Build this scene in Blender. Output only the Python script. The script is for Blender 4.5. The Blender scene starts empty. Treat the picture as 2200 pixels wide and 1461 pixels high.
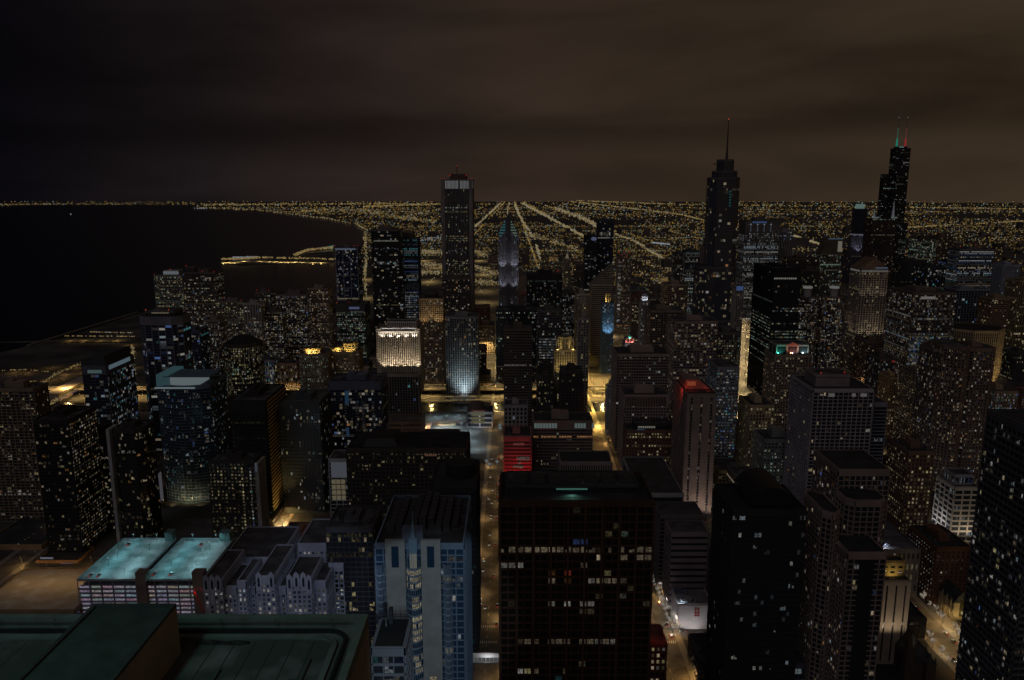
import bpy, math, random
from math import sin, cos, tan, atan, pi, radians, sqrt, floor
R = random.Random(11)
sc = bpy.context.scene
C = sc.collection
# ---------------------------------------------------------------- camera
FP = 1642.0                      # focal length in pixels of a 2200 px wide picture
PITCH = atan(313 / FP)
CAMZ = 314.0                     # observation deck height; ground is z = 0, +Y is the way we look (south), +X is west
cd = bpy.data.cameras.new('camera'); cam = bpy.data.objects.new('camera', cd); C.objects.link(cam)
cam.location = (0, 0, CAMZ); cam.rotation_euler = (pi / 2 - PITCH, 0, 0)
cd.sensor_width = 36; cd.lens = FP / 2200 * 36; cd.clip_start = 1; cd.clip_end = 90000
sc.camera = cam
# ---------------------------------------------------------------- night sky
w = bpy.data.worlds.new('World'); sc.world = w; w.use_nodes = True
nt = w.node_tree; N = nt.nodes; L = nt.links; N.clear()
out = N.new('ShaderNodeOutputWorld'); bg = N.new('ShaderNodeBackground')
tc = N.new('ShaderNodeTexCoord'); sep = N.new('ShaderNodeSeparateXYZ'); L.new(tc.outputs['Generated'], sep.inputs[0])
def M(op, a, b=None, c=None, cl=False):
    n = N.new('ShaderNodeMath'); n.operation = op; n.use_clamp = cl
    for i, v in enumerate((a, b, c)):
        if v is None: continue
        if isinstance(v, (int, float)): n.inputs[i].default_value = v
        else: L.new(v, n.inputs[i])
    return n.outputs[0]
az = M('ARCTAN2', sep.outputs[0], sep.outputs[1])
el = M('ARCSINE', sep.outputs[2])
ramp = N.new('ShaderNodeValToRGB'); L.new(M('MULTIPLY_ADD', az, 0.6, 0.5, cl=True), ramp.inputs[0])
cr = ramp.color_ramp; cr.elements[0].position = 0.10; cr.elements[0].color = (.0016, .0017, .0028, 1)
cr.elements[1].position = 0.92; cr.elements[1].color = (.0395, .0262, .0150, 1)
for p, c in ((.16, (.0030, .0025, .0038)), (.27, (.0088, .0066, .0070)), (.38, (.0205, .0138, .0120)), (.50, (.0325, .0213, .0150)), (.74, (.0372, .0250, .0158))):
    e = cr.elements.new(p); e.color = (*c, 1)
# streaky clouds: stretched noise of direction (azimuth, elevation)
cmb = N.new('ShaderNodeCombineXYZ')
L.new(M('MULTIPLY', az, 2.2), cmb.inputs[0]); L.new(M('MULTIPLY', el, 11), cmb.inputs[1])
nz = N.new('ShaderNodeTexNoise'); nz.inputs['Scale'].default_value = 1.0; nz.inputs['Detail'].default_value = 5; nz.inputs['Roughness'].default_value = .5
nz.inputs['Distortion'].default_value = .4
L.new(cmb.outputs[0], nz.inputs['Vector'])
cl = N.new('ShaderNodeMapRange'); L.new(nz.outputs[0], cl.inputs[0])
cl.inputs[1].default_value = .32; cl.inputs[2].default_value = .68; cl.inputs[3].default_value = .58; cl.inputs[4].default_value = 1.24
# a long darker bank of cloud low over the city
d0 = M('SUBTRACT', el, M('MULTIPLY_ADD', az, .012, .078))
d0 = M('ADD', d0, M('MULTIPLY_ADD', nz.outputs[0], .05, -.025))
bank = M('MULTIPLY', M('EXPONENT', M('MULTIPLY', M('MULTIPLY', d0, d0), -2200)), .36)
cloud = M('MULTIPLY', cl.outputs[0], M('SUBTRACT', 1, bank))
up = M('MULTIPLY_ADD', el, -.12, 1.0)
hor = M('MULTIPLY_ADD', M('EXPONENT', M('MULTIPLY', M('ABSOLUTE', el), -16)), .20, .97)
fac = M('MULTIPLY', M('MULTIPLY', cloud, up), hor)
L.new(ramp.outputs[0], bg.inputs['Color']); L.new(fac, bg.inputs['Strength']); L.new(bg.outputs[0], out.inputs[0])
# glow of the overcast night, very dim and soft, from behind the camera
sd = bpy.data.lights.new('sky_glow', 'SUN'); sd.energy = .15; sd.angle = radians(40); sd.color = (.94, .88, 1)
so = bpy.data.objects.new('sky_glow', sd); C.objects.link(so); so.rotation_euler = (radians(48), 0, radians(-24))
sc.view_settings.view_transform = 'Standard'; sc.view_settings.look = 'None'
sc.view_settings.exposure = 0; sc.view_settings.gamma = 1
sc.cycles.max_bounces = 4; sc.cycles.diffuse_bounces = 2; sc.cycles.glossy_bounces = 2
sc.cycles.use_denoising = True; sc.cycles.use_light_tree = True
sc.cycles.sample_clamp_indirect = 1.0
# ---------------------------------------------------------------- helpers
CP, SP = cos(PITCH), sin(PITCH)
def ray(u, v):
    a = (u - 1100) / FP; b = (730.5 - v) / FP
    return a, CP + b * SP, -SP + b * CP
def at(u, v, D):
    x, y, z = ray(u, v); k = D / y
    return x * k, CAMZ + z * k
def gp(u, v, z=0):
    x, y, zz = ray(u, v); k = (z - CAMZ) / zz
    return x * k, y * k
def ratio(v):
    x, y, z = ray(1100, v); return z / y
_m = {}
def mat(key, fn):
    if key not in _m: _m[key] = fn(key)
    return _m[key]
def new_mat(name):
    m = bpy.data.materials.new(name); m.use_nodes = True
    return m, m.node_tree, m.node_tree.nodes['Principled BSDF']
def wall(col, rough=.85, scale=.07, amt=.22):
    def f(k):
        m, t, b = new_mat('masonry'); n = t.nodes.new('ShaderNodeTexNoise'); n.inputs['Scale'].default_value = scale; n.inputs['Detail'].default_value = 6
        g = t.nodes.new('ShaderNodeTexCoord'); t.links.new(g.outputs['Object'], n.inputs['Vector'])
        r = t.nodes.new('ShaderNodeMapRange'); t.links.new(n.outputs[0], r.inputs[0]); r.inputs[1].default_value = .3; r.inputs[2].default_value = .7
        r.inputs[3].default_value = 1 - amt; r.inputs[4].default_value = 1 + amt
        x = t.nodes.new('ShaderNodeVectorMath'); x.operation = 'SCALE'; x.inputs[0].default_value = col; t.links.new(r.outputs[0], x.inputs['Scale'])
        t.links.new(x.outputs[0], b.inputs['Base Color']); b.inputs['Roughness'].default_value = rough
        return m
    return mat(('w', col, rough, scale, amt), f)
def plain(col, rough=.6, metal=0.):
    def f(k):
        m, t, b = new_mat('paint'); b.inputs['Base Color'].default_value = (*col, 1); b.inputs['Roughness'].default_value = rough; b.inputs['Metallic'].default_value = metal
        return m
    return mat(('p', col, rough, metal), f)
def glass(col=(.012, .014, .018), rough=.12):
    def f(k):
        m, t, b = new_mat('dark_glass'); b.inputs['Base Color'].default_value = (*col, 1)
        n = t.nodes.new('ShaderNodeTexNoise'); n.inputs['Scale'].default_value = .25; g = t.nodes.new('ShaderNodeTexCoord'); t.links.new(g.outputs['Object'], n.inputs['Vector'])
        r = t.nodes.new('ShaderNodeMapRange'); t.links.new(n.outputs[0], r.inputs[0]); r.inputs[3].default_value = rough * .5; r.inputs[4].default_value = rough * 2.2
        t.links.new(r.outputs[0], b.inputs['Roughness']); b.inputs['IOR'].default_value = 1.6
        bp = t.nodes.new('ShaderNodeBump'); bp.inputs['Strength'].default_value = .08; bp.inputs['Distance'].default_value = .3; t.links.new(n.outputs[0], bp.inputs['Height']); t.links.new(bp.outputs[0], b.inputs['Normal'])
        return m
    return mat(('g', col, rough), f)
def emit(col, s=1.0):
    def f(k):
        m, t, b = new_mat('glow'); t.nodes.remove(b); e = t.nodes.new('ShaderNodeEmission'); e.inputs[0].default_value = (*col, 1); e.inputs[1].default_value = s
        t.links.new(e.outputs[0], t.nodes['Material Output'].inputs[0]); m.cycles.emission_sampling = 'NONE'
        return m
    return mat(('e', col, s), f)
def winmat():
    def f(k):
        m, t, b = new_mat('lit_window'); t.nodes.remove(b); e = t.nodes.new('ShaderNodeEmission')
        a = t.nodes.new('ShaderNodeAttribute'); a.attribute_name = 'col'
        g = t.nodes.new('ShaderNodeTexCoord'); n = t.nodes.new('ShaderNodeTexNoise'); n.inputs['Scale'].default_value = 1.1; n.inputs['Detail'].default_value = 3
        t.links.new(g.outputs['Object'], n.inputs['Vector']); r = t.nodes.new('ShaderNodeMapRange'); t.links.new(n.outputs[0], r.inputs[0])
        r.inputs[1].default_value = .35; r.inputs[2].default_value = .62; r.inputs[3].default_value = .3; r.inputs[4].default_value = 1.25
        t.links.new(a.outputs['Color'], e.inputs[0]); t.links.new(r.outputs[0], e.inputs[1])
        t.links.new(e.outputs[0], t.nodes['Material Output'].inputs[0]); m.cycles.emission_sampling = 'NONE'
        return m
    return mat(('winmat',), f)
def roofmat(col=(.035, .035, .038), snow=.25, lo=.45, hi=.62):
    def f(k):
        m, t, b = new_mat('roofing'); g = t.nodes.new('ShaderNodeTexCoord')
        n = t.nodes.new('ShaderNodeTexNoise'); n.inputs['Scale'].default_value = .09; n.inputs['Detail'].default_value = 8; t.links.new(g.outputs['Object'], n.inputs['Vector'])
        r = t.nodes.new('ShaderNodeValToRGB'); t.links.new(n.outputs[0], r.inputs[0]); r.color_ramp.elements[0].position = lo; r.color_ramp.elements[1].position = hi
        r.color_ramp.elements[0].color = (*col, 1); r.color_ramp.elements[1].color = (snow, snow, snow * 1.03, 1)
        t.links.new(r.outputs[0], b.inputs['Base Color']); b.inputs['Roughness'].default_value = .9
        return m
    return mat(('r', col, snow, lo, hi), f)
class MB:
    def __init__(s): s.v = []; s.f = []; s.mi = []; s.c = []
    def face(s, pts, m=0, c=None):
        n = len(s.v); s.v += pts; s.f.append(tuple(range(n, n + len(pts)))); s.mi.append(m); s.c.append(c or (0, 0, 0))
    def box(s, x0, x1, y0, y1, z0, z1, m=0, bottom=False):
        n = len(s.v); s.v += [(x0, y0, z0), (x1, y0, z0), (x1, y1, z0), (x0, y1, z0), (x0, y0, z1), (x1, y0, z1), (x1, y1, z1), (x0, y1, z1)]
        fs = [(0, 1, 5, 4), (1, 2, 6, 5), (2, 3, 7, 6), (3, 0, 4, 7), (4, 5, 6, 7)] + ([(3, 2, 1, 0)] if bottom else [])
        for q in fs: s.f.append(tuple(n + i for i in q)); s.mi.append(m); s.c.append((0, 0, 0))
    def obox(s, P, d, nn, s0, s1, n0, n1, z0, z1, m=0):
        def q(a, b, z): return (P[0] + d[0] * a + nn[0] * b, P[1] + d[1] * a + nn[1] * b, z)
        n = len(s.v); s.v += [q(s0, n1, z0), q(s1, n1, z0), q(s1, n0, z0), q(s0, n0, z0), q(s0, n1, z1), q(s1, n1, z1), q(s1, n0, z1), q(s0, n0, z1)]
        for f in ((0, 1, 5, 4), (1, 2, 6, 5), (3, 0, 4, 7), (4, 5, 6, 7), (3, 2, 1, 0)): s.f.append(tuple(n + i for i in f)); s.mi.append(m); s.c.append((0, 0, 0))
    def prism(s, poly, z0, z1, m=0, mt=None, top=True, bottom=False, scale=1.0, cxy=None):
        n = len(s.v); k = len(poly); cx, cy = cxy or (sum(p[0] for p in poly) / k, sum(p[1] for p in poly) / k)
        s.v += [(x, y, z0) for x, y in poly] + [(cx + (x - cx) * scale, cy + (y - cy) * scale, z1) for x, y in poly]
        for i in range(k):
            j = (i + 1) % k; s.f.append((n + i, n + j, n + k + j, n + k + i)); s.mi.append(m); s.c.append((0, 0, 0))
        if top: s.f.append(tuple(n + k + i for i in range(k))); s.mi.append(m if mt is None else mt); s.c.append((0, 0, 0))
        if bottom: s.f.append(tuple(n + k - 1 - i for i in range(k))); s.mi.append(m); s.c.append((0, 0, 0))
    def tube(s, a, b, r0, r1=None, m=0, k=6):
        r1 = r0 if r1 is None else r1
        ax = [b[i] - a[i] for i in range(3)]; l = sqrt(sum(t * t for t in ax)) or 1; ax = [t / l for t in ax]
        h = (1, 0, 0) if abs(ax[2]) > .9 else (0, 0, 1)
        u = [ax[1] * h[2] - ax[2] * h[1], ax[2] * h[0] - ax[0] * h[2], ax[0] * h[1] - ax[1] * h[0]]; l = sqrt(sum(t * t for t in u)); u = [t / l for t in u]
        v = [ax[1] * u[2] - ax[2] * u[1], ax[2] * u[0] - ax[0] * u[2], ax[0] * u[1] - ax[1] * u[0]]
        n = len(s.v)
        for c, r in ((a, r0), (b, r1)):
            for i in range(k):
                t = 2 * pi * i / k; s.v.append(tuple(c[j] + r * (cos(t) * u[j] + sin(t) * v[j]) for j in range(3)))
        for i in range(k):
            j = (i + 1) % k; s.f.append((n + i, n + j, n + k + j, n + k + i)); s.mi.append(m); s.c.append((0, 0, 0))
        s.f.append(tuple(n + k + i for i in range(k))); s.mi.append(m); s.c.append((0, 0, 0))
        s.f.append(tuple(n + k - 1 - i for i in range(k))); s.mi.append(m); s.c.append((0, 0, 0))
    def octa(s, p, r, m=0, c=None, rz=None):
        n = len(s.v); rz = rz or r; s.v += [(p[0] + r, p[1], p[2]), (p[0], p[1] + r, p[2]), (p[0] - r, p[1], p[2]), (p[0], p[1] - r, p[2]), (p[0], p[1], p[2] + rz), (p[0], p[1], p[2] - rz)]
        for f in ((0, 1, 4), (1, 2, 4), (2, 3, 4), (3, 0, 4), (1, 0, 5), (2, 1, 5), (3, 2, 5), (0, 3, 5)):
            s.f.append(tuple(n + i for i in f)); s.mi.append(m); s.c.append(c or (0, 0, 0))
    def ball(s, p, r, m=0, k=10, h=6, z0=-1., sz=1.):
        n = len(s.v); rows = []
        for j in range(h + 1):
            t = -pi / 2 + pi * j / h
            if z0 > -1: t = math.asin(z0) + (pi / 2 - math.asin(z0)) * j / h
            for i in range(k):
                a = 2 * pi * i / k; s.v.append((p[0] + r * cos(t) * cos(a), p[1] + r * cos(t) * sin(a), p[2] + r * sz * sin(t)))
        for j in range(h):
            for i in range(k):
                q = (i + 1) % k; s.f.append((n + j * k + i, n + j * k + q, n + (j + 1) * k + q, n + (j + 1) * k + i)); s.mi.append(m); s.c.append((0, 0, 0))
    def build(s, name, mats, parent=None, col=False, smooth=False):
        if not s.f: return None
        me = bpy.data.meshes.new(name); o = bpy.data.objects.new(name, me)
        ox, oy, oz = (0, 0, 0)
        q = parent
        while q: ox += q.location[0]; oy += q.location[1]; oz += q.location[2]; q = q.parent
        me.from_pydata([(a - ox, b - oy, c - oz) for a, b, c in s.v], [], s.f)
        for m in (mats if isinstance(mats, (list, tuple)) else [mats]): me.materials.append(m)
        me.polygons.foreach_set('material_index', s.mi)
        if smooth: me.polygons.foreach_set('use_smooth', [True] * len(s.f))
        if col:
            a = me.attributes.new('col', 'FLOAT_COLOR', 'FACE'); fl = []
            for c in s.c: fl += [c[0], c[1], c[2], 1]
            a.data.foreach_set('color', fl)
        me.update(); C.objects.link(o); o.parent = parent
        return o
def tag(o, label=None, cat=None, group=None, kind=None):
    if label: o['label'] = label
    if cat: o['category'] = cat
    if group: o['group'] = group
    if kind: o['kind'] = kind
    return o
def thing(name, label, cat, loc, group=None):
    o = bpy.data.objects.new(name, None); C.objects.link(o); o.location = loc; o.empty_display_size = 2
    return tag(o, label, cat, group)
def copy_tree(o, parent=None):
    c = o.copy(); C.objects.link(c); c.parent = parent
    for ch in list(o.children): copy_tree(ch, c)
    return c
def flood(p, q, power, col, ang=70, size=1.0, blend=.6, parent=None):
    ld = bpy.data.lights.new('floodlight', 'SPOT'); ld.energy = power; ld.color = col; ld.spot_size = radians(ang); ld.spot_blend = blend; ld.shadow_soft_size = size
    o = bpy.data.objects.new('floodlight', ld); C.objects.link(o)
    import mathutils
    d = mathutils.Vector(q) - mathutils.Vector(p); o.rotation_euler = d.to_track_quat('-Z', 'Y').to_euler(); o.location = p
    return o
def bulb(p, power, col, size=.6):
    # shaded lamp: throws its light down and sideways, not up
    ld = bpy.data.lights.new('bulb', 'SPOT'); ld.energy = power; ld.color = col; ld.shadow_soft_size = size; ld.spot_size = radians(168); ld.spot_blend = .25
    o = bpy.data.objects.new('bulb', ld); C.objects.link(o); o.location = p
    return o
# ---------------------------------------------------------------- facades
HUE = {'w': (1, .80, .54), 'y': (1, .86, .44), 'c': (.72, .88, 1.), 'g': (.70, 1, .80), 'n': (1, .95, .86), 'b': (.22, .38, 1.), 'o': (1, .48, .18), 'r': (1, .15, .10), 't': (.25, .85, .9), 'p': (.9, .55, .9)}
TONE = {'warm': 'wwwwwwyynno', 'mixed': 'wwwnnnccyn', 'cool': 'ccccnnnnwtb', 'office': 'nnncggw', 'gold': 'yyyyww', 'green': 'ggggynn', 'blue': 'bbtccccnw', 'white': 'nnnncc', 'yg': 'yyyygnw', 'res': 'wwwwwnnnnnccyywwwnnnob'}
def bright(wb):
    return .25 * wb * (.08 + .92 * R.random() ** 2.6)
def cellcol(tone, wb):
    h = HUE[R.choice(TONE[tone])]; b = bright(wb); return (h[0] * b, h[1] * b, h[2] * b)
def facade(mw, wins, P, Q, z0, z1, o):
    dx, dy = Q[0] - P[0], Q[1] - P[1]; ln = sqrt(dx * dx + dy * dy)
    d = (dx / ln, dy / ln); nn = (d[1], -d[0])
    mid = ((P[0] + Q[0]) / 2, (P[1] + Q[1]) / 2)
    away = (nn[0] * mid[0] + nn[1] * mid[1]) / sqrt(mid[0] ** 2 + mid[1] ** 2)
    if away > .35 and abs(nn[0]) < .75: back = True
    else: back = False
    fl = o['fl']; nf = max(1, round((z1 - z0 - o['crown']) / fl)); fl = (z1 - z0 - o['crown']) / nf
    nb = max(1, round(ln / o['bay'])); bw = ln / nb; pw = min(o['pw'], bw * .8); bh = min(o['bh'], fl * .8); ot = o['out']
    if back: return
    if pw > 0:
        k = o.get('every', 1)
        for i in range(0, nb + 1, k):
            a = max(0, i * bw - pw / 2); b = min(ln, i * bw + pw / 2)
            mw.obox(P, d, nn, a, b, 0, ot + .15, z0, z1 - .02)
    if bh > 0:
        for j in range(nf):
            z = z0 + j * fl; mw.obox(P, d, nn, 0, ln, 0, ot + o.get('balc', 0), z, z + bh)
    if o['crown'] > 0: mw.obox(P, d, nn, 0, ln, 0, ot + .25, z1 - o['crown'], z1 - .01)
    ins = .12
    lit = o['lit'] if abs(nn[0]) < .75 else o.get('side', o['lit'])
    for j in range(nf):
        rowon = R.random() < o['rows']; p = .9 if rowon else lit * o.get('lk', 2.0) * R.choice((.3, .7, 1, 1.3, 1.9)); rc = cellcol(o['tone'], o['wb']) if rowon else None
        z = z0 + j * fl + bh + ins; zt = z0 + (j + 1) * fl - ins
        if j == 0 and z0 < 1: continue
        for i in range(nb):
            if R.random() > p: continue
            a = i * bw + pw / 2 + ins; b = (i + 1) * bw - pw / 2 - ins
            if b - a > 1.8 and not rowon and R.random() < .5:
                if R.random() < .5: b = (a + b) / 2
                else: a = (a + b) / 2
            if rowon: f = R.uniform(.75, 1.2); c = tuple(t * f for t in rc)
            else: c = cellcol(o['tone'], o['wb'])
            def q(s_, z_): return (P[0] + d[0] * s_ + nn[0] * .07, P[1] + d[1] * s_ + nn[1] * .07, z_)
            np_ = max(1, round((b - a) / 1.15)) if P[1] < 760 else 1; pw_ = (b - a) / np_
            for t_ in range(np_):
                if np_ > 1 and R.random() < .22: continue
                s0, s1 = a + t_ * pw_ + (.06 if np_ > 1 else 0), a + (t_ + 1) * pw_ - (.06 if np_ > 1 else 0); zz = zt - (zt - z) * (R.choice((0, 0, .2, .4, .55)) if np_ > 1 else 0); kk = R.uniform(.5, 1.25) if np_ > 1 else 1
                wins.append(([q(s0, z), q(s1, z), q(s1, zz), q(s0, zz)], tuple(g_ * kk for g_ in c), (s1 - s0) * (zz - z) * max(.02, -away) / (P[1] * P[1] / 1e4)))
DEF = dict(fl=3.6, bay=4.0, pw=.7, bh=.9, out=.35, lit=.14, rows=.02, tone='warm', wb=1., crown=2.5, wallc=(.20, .17, .14), glassc=(.012, .014, .018), grough=.12,
           roofc=(.035, .035, .038), snow=.12, mech=1, parapet=1.1)
class Bld:
    def __init__(s, name, label, cx, cy, cat='building', group=None):
        s.root = thing(name, label, cat, (cx, cy, 0), group); s.wins = []; s.near = cy < 760
    def vol(s, poly, z0, z1, **kw):
        o = dict(DEF); o.update(kw); k = len(poly)
        solid = o['pw'] <= 0 and o['bh'] <= 0
        g = MB(); g.prism(poly, z0, z1, 0, top=False); g.build('wall' if solid else 'glazing', wall(o['wallc']) if solid else glass(tuple(t * 2.2 + .004 for t in o['glassc']), o['grough']), s.root)
        mw = MB()
        for i in range(k): facade(mw, s.wins, poly[i], poly[(i + 1) % k], z0, z1, o)
        wm = wall(o['wallc']); mw.build('cornice' if solid else 'wall', wm, s.root)
        rf = MB(); rf.face([(x, y, z1) for x, y in poly]); rfo = rf.build('roof', roofmat(o['roofc'], o['snow']), s.root)
        if o['parapet'] > 0:
            pm = MB()
            for i in range(k):
                P, Q = poly[i], poly[(i + 1) % k]; dx, dy = Q[0] - P[0], Q[1] - P[1]; ln = sqrt(dx * dx + dy * dy)
                if ln < .5: continue
                pm.obox(P, (dx / ln, dy / ln), (dy / ln, -dx / ln), 0, ln, -.5, .15, z1 - .3, z1 + o['parapet'] + (i % 2) * .02)
            pm.build('parapet', wm, rfo)
        if o['mech']: s.mech(poly, z1, wm, o, rfo)
        return s
    def mech(s, poly, z, wm, o, rfo):
        xs = [p[0] for p in poly]; ys = [p[1] for p in poly]; x0, x1, y0, y1 = min(xs), max(xs), min(ys), max(ys)
        W, T = x1 - x0, y1 - y0; h = o.get('ph', R.uniform(3.5, 6.5)); a, b = R.uniform(.22, .34), R.uniform(.28, .4)
        p = MB(); p.box(x0 + W * a, x1 - W * b, y0 + T * .3, y1 - T * .25, z, z + h); p.box(x0 + W * a + 1, x0 + W * a + 1 + W * .14, y0 + T * .35, y0 + T * .6, z + h, z + h + 2.2)
        p.build('penthouse', wm, rfo)
        n = 5 if s.near else (2 if poly[0][1] < 1200 else 0)
        for i in range(n):
            u = MB(); side = R.random() < .5; ux = x0 + W * (R.uniform(.05, .16) if side else R.uniform(.74, .86)); uy = y0 + T * R.uniform(.08, .8); q = R.uniform(1, 1.8)
            u.box(ux, ux + q * 1.8, uy, uy + q * 1.4, z, z + q); u.tube((ux + q * .9, uy + q * .7, z + q), (ux + q * .9, uy + q * .7, z + q + .35), q * .5, k=8)
            u.build('roof_unit', plain((.10, .10, .105), .7), rfo)
    def beacon(s, x, y, z, col=(.6, .03, .02), k=1.0):
        m = MB(); r = max(.5, y / 1500) * k; m.tube((x, y, z), (x, y, z + r * .6), r * .2); m.ball((x, y, z + r * 1.3), r, 1, 6, 4); m.build('beacon', [plain((.05, .05, .05)), emit(col, .6)], s.root)
    def glow(s, poly_boxes, col, st=.12, name='light_panel'):
        m = MB()
        for b in poly_boxes: m.box(*b)
        m.build(name, emit(col, st), s.root)
    def done(s, cap=100):
        s.wins.sort(key=lambda t: -t[2])
        n = cap if s.near else 0
        for pts, c, _ in s.wins[:n]:
            m = MB(); m.face(pts, 0, c); m.build('window', winmat(), s.root, col=True)
        if s.wins[n:]:
            m = MB()
            for pts, c, _ in s.wins[n:]: m.face(pts, 0, c)
            tag(m.build('lit_window', winmat(), s.root, col=True), kind='stuff')
        return s
FOOT = []
def rect(x0, x1, y0, y1): return [(x0, y0), (x1, y0), (x1, y1), (x0, y1)]
def chamf(x0, x1, y0, y1, c): return [(x0 + c, y0), (x1 - c, y0), (x1, y0 + c), (x1, y1 - c), (x1 - c, y1), (x0 + c, y1), (x0, y1 - c), (x0, y0 + c)]
def circ(cx, cy, r, k=18, ry=None): return [(cx + r * sin(2 * pi * i / k - pi / k) * -1 * -1, cy - (ry or r) * cos(2 * pi * i / k - pi / k)) for i in range(k)]
def T(label, u0, u1, v, D, t, name='office_tower', done=True, shape='rect', ch=0, group=None, **kw):
    """tower whose front roof edge runs from pixel u0 to u1 at row v, its front face D metres away, t metres deep"""
    X0, H = at(u0, v, D); X1, _ = at(u1, v, D)
    FOOT.append((X0, X1, D, D + t, label))
    b = Bld(name, label, (X0 + X1) / 2, D + t / 2, group=group); b.X0, b.X1, b.D, b.t, b.H = X0, X1, D, t, H
    if shape == 'rect': poly = rect(X0, X1, D, D + t)
    elif shape == 'ch': poly = chamf(X0, X1, D, D + t, ch or (X1 - X0) * .18)
    elif shape == 'round': poly = circ((X0 + X1) / 2, D + (X1 - X0) / 2, (X1 - X0) / 2, 16)
    elif shape == 'bow':   # curved front
        n = 7; poly = [(X0 + (X1 - X0) * i / n, D + ch * (2 * i / n - 1) ** 2) for i in range(n + 1)] + [(X1, D + t), (X0, D + t)]
    b.poly = poly
    b.vol(poly, 0, H, **kw)
    if done: b.done()
    return b
# ================================================================ ground, lake, sky-line land
EDGE = 34500.0
def sheet(name, pts, z, m, kind='structure'):
    s = MB(); s.face([(x, y, z) for x, y in pts]); o = s.build(name, m); return tag(o, kind=kind)
def groundmat():
    m, t, b = new_mat('city_ground'); g = t.nodes.new('ShaderNodeTexCoord')
    n = t.nodes.new('ShaderNodeTexNoise'); n.inputs['Scale'].default_value = .012; n.inputs['Detail'].default_value = 9; t.links.new(g.outputs['Object'], n.inputs['Vector'])
    r = t.nodes.new('ShaderNodeValToRGB'); t.links.new(n.outputs[0], r.inputs[0]); r.color_ramp.elements[0].position = .38; r.color_ramp.elements[1].position = .66
    r.color_ramp.elements[0].color = (.035, .034, .034, 1); r.color_ramp.elements[1].color = (.13, .125, .12, 1)
    t.links.new(r.outputs[0], b.inputs['Base Color']); b.inputs['Roughness'].default_value = .9; return m
gk = 48
sheet('ground', [(EDGE * sin(a), EDGE * cos(a)) for a in [radians(-60 + 120 * i / gk) for i in range(gk, -1, -1)]] + [(-900, -200), (900, -200)], 0, mat('ground', lambda k: groundmat()))
def watermat():
    m, t, b = new_mat('lake_water'); b.inputs['Base Color'].default_value = (.003, .006, .011, 1); b.inputs['Roughness'].default_value = .22; b.inputs['IOR'].default_value = 1.33
    g = t.nodes.new('ShaderNodeTexCoord'); n = t.nodes.new('ShaderNodeTexNoise'); n.inputs['Scale'].default_value = .05; n.inputs['Detail'].default_value = 6; t.links.new(g.outputs['Object'], n.inputs['Vector'])
    p = t.nodes.new('ShaderNodeBump'); p.inputs['Strength'].default_value = .35; p.inputs['Distance'].default_value = 3; t.links.new(n.outputs[0], p.inputs['Height']); t.links.new(p.outputs[0], b.inputs['Normal']); return m
shore = [(-700, 760), (0, 757), (140, 725), (300, 672), (400, 656), (560, 640), (715, 640), (724, 600), (735, 575), (790, 500), (765, 483), (700, 470), (640, 463), (560, 452), (415, 447.5), (408, 440.5), (200, 440.5), (0, 443.5), (-700, 446)]
WATER = mat('water', lambda k: watermat())
sheet('lake', [gp(u, v) for u, v in shore], .6, WATER)
# ---------------------------------------------------------------- streets
ASPH = wall((.11, .105, .10), .8, .12, .5); WALK = wall((.24, .23, .22), .9, .4, .15); PAINT = plain((.7, .7, .68), .7)
def road(name, x0, x1, y0, y1, z=.06): return sheet(name, rect(x0, x1, y0, y1), z, ASPH)
NS = [(-18, 9, 400, 3000), (106, 12, 400, 4200), (218, 9, 650, 3000), (309, 9, 400, 3000), (436, 9, 560, 3000), (-130, 9, 640, 1080), (-232, 10, 560, 1080), (-432, 9, 520, 1080), (540, 9, 700, 3000), (660, 9, 900, 3000), (790, 9, 1100, 3200), (910, 9, 1200, 3200)]
for x, hw, a, b in NS:
    road('street', x - hw, x + hw, a, b, .06)
    for s in (-1, 1):
        m = MB(); m.box(x + s * hw, x + s * (hw + 4.5), a, b, 0, .14) if s > 0 else m.box(x - hw - 4.5, x - hw, a, b, 0, .14)
        tag(m.build('pavement', WALK), kind='structure')
m = MB()
for x, hw, a, b in NS[:2]:
    y = a
    while y < 1500: m.face([(x - .12, y, .1), (x + .12, y, .1), (x + .12, y + 4, .1), (x - .12, y + 4, .1)]); y += 10
    for q in range(int(hw * 2 / 1.4)):
        for yy in (494, 514): m.face([(x - hw + q * 1.4, yy, .1), (x - hw + q * 1.4 + .6, yy, .1), (x - hw + q * 1.4 + .6, yy + 3, .1), (x - hw + q * 1.4, yy + 3, .1)])
tag(m.build('road_markings', PAINT), kind='structure')
for y, hw in ((505, 7), (600, 7), (700, 7), (800, 8), (905, 7), (1010, 8), (1420, 9), (1560, 9), (1700, 9), (1850, 9), (2000, 9)):
    if y < 1100: road('cross_street', -420, 620, y - hw, y + hw, .064)
    else: road('cross_street', -300, 1300, y - hw, y + hw, .064)
def band(name, pts, hw, z, m_):
    s = MB()
    for (xa, ya), (xb, yb) in zip(pts, pts[1:]):
        dx, dy = xb - xa, yb - ya; ln = sqrt(dx * dx + dy * dy); nx, ny = -dy / ln * hw, dx / ln * hw; s.face([(xa - nx, ya - ny, z), (xb - nx, yb - ny, z), (xb + nx, yb + ny, z), (xa + nx, ya + ny, z)][::1])
    return tag(s.build(name, m_), kind='structure')
DIAG = [(at(1588, 700, D)[0] + 4, D) for D in (860, 1000, 1190, 1400, 1600, 1850, 2100)]
band('diagonal_avenue', DIAG, 11, .075, ASPH)
sheet('bridge_plaza', rect(127, 180, 1168, 1330), .08, wall((.20, .19, .18), .85, .1, .2))
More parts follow.
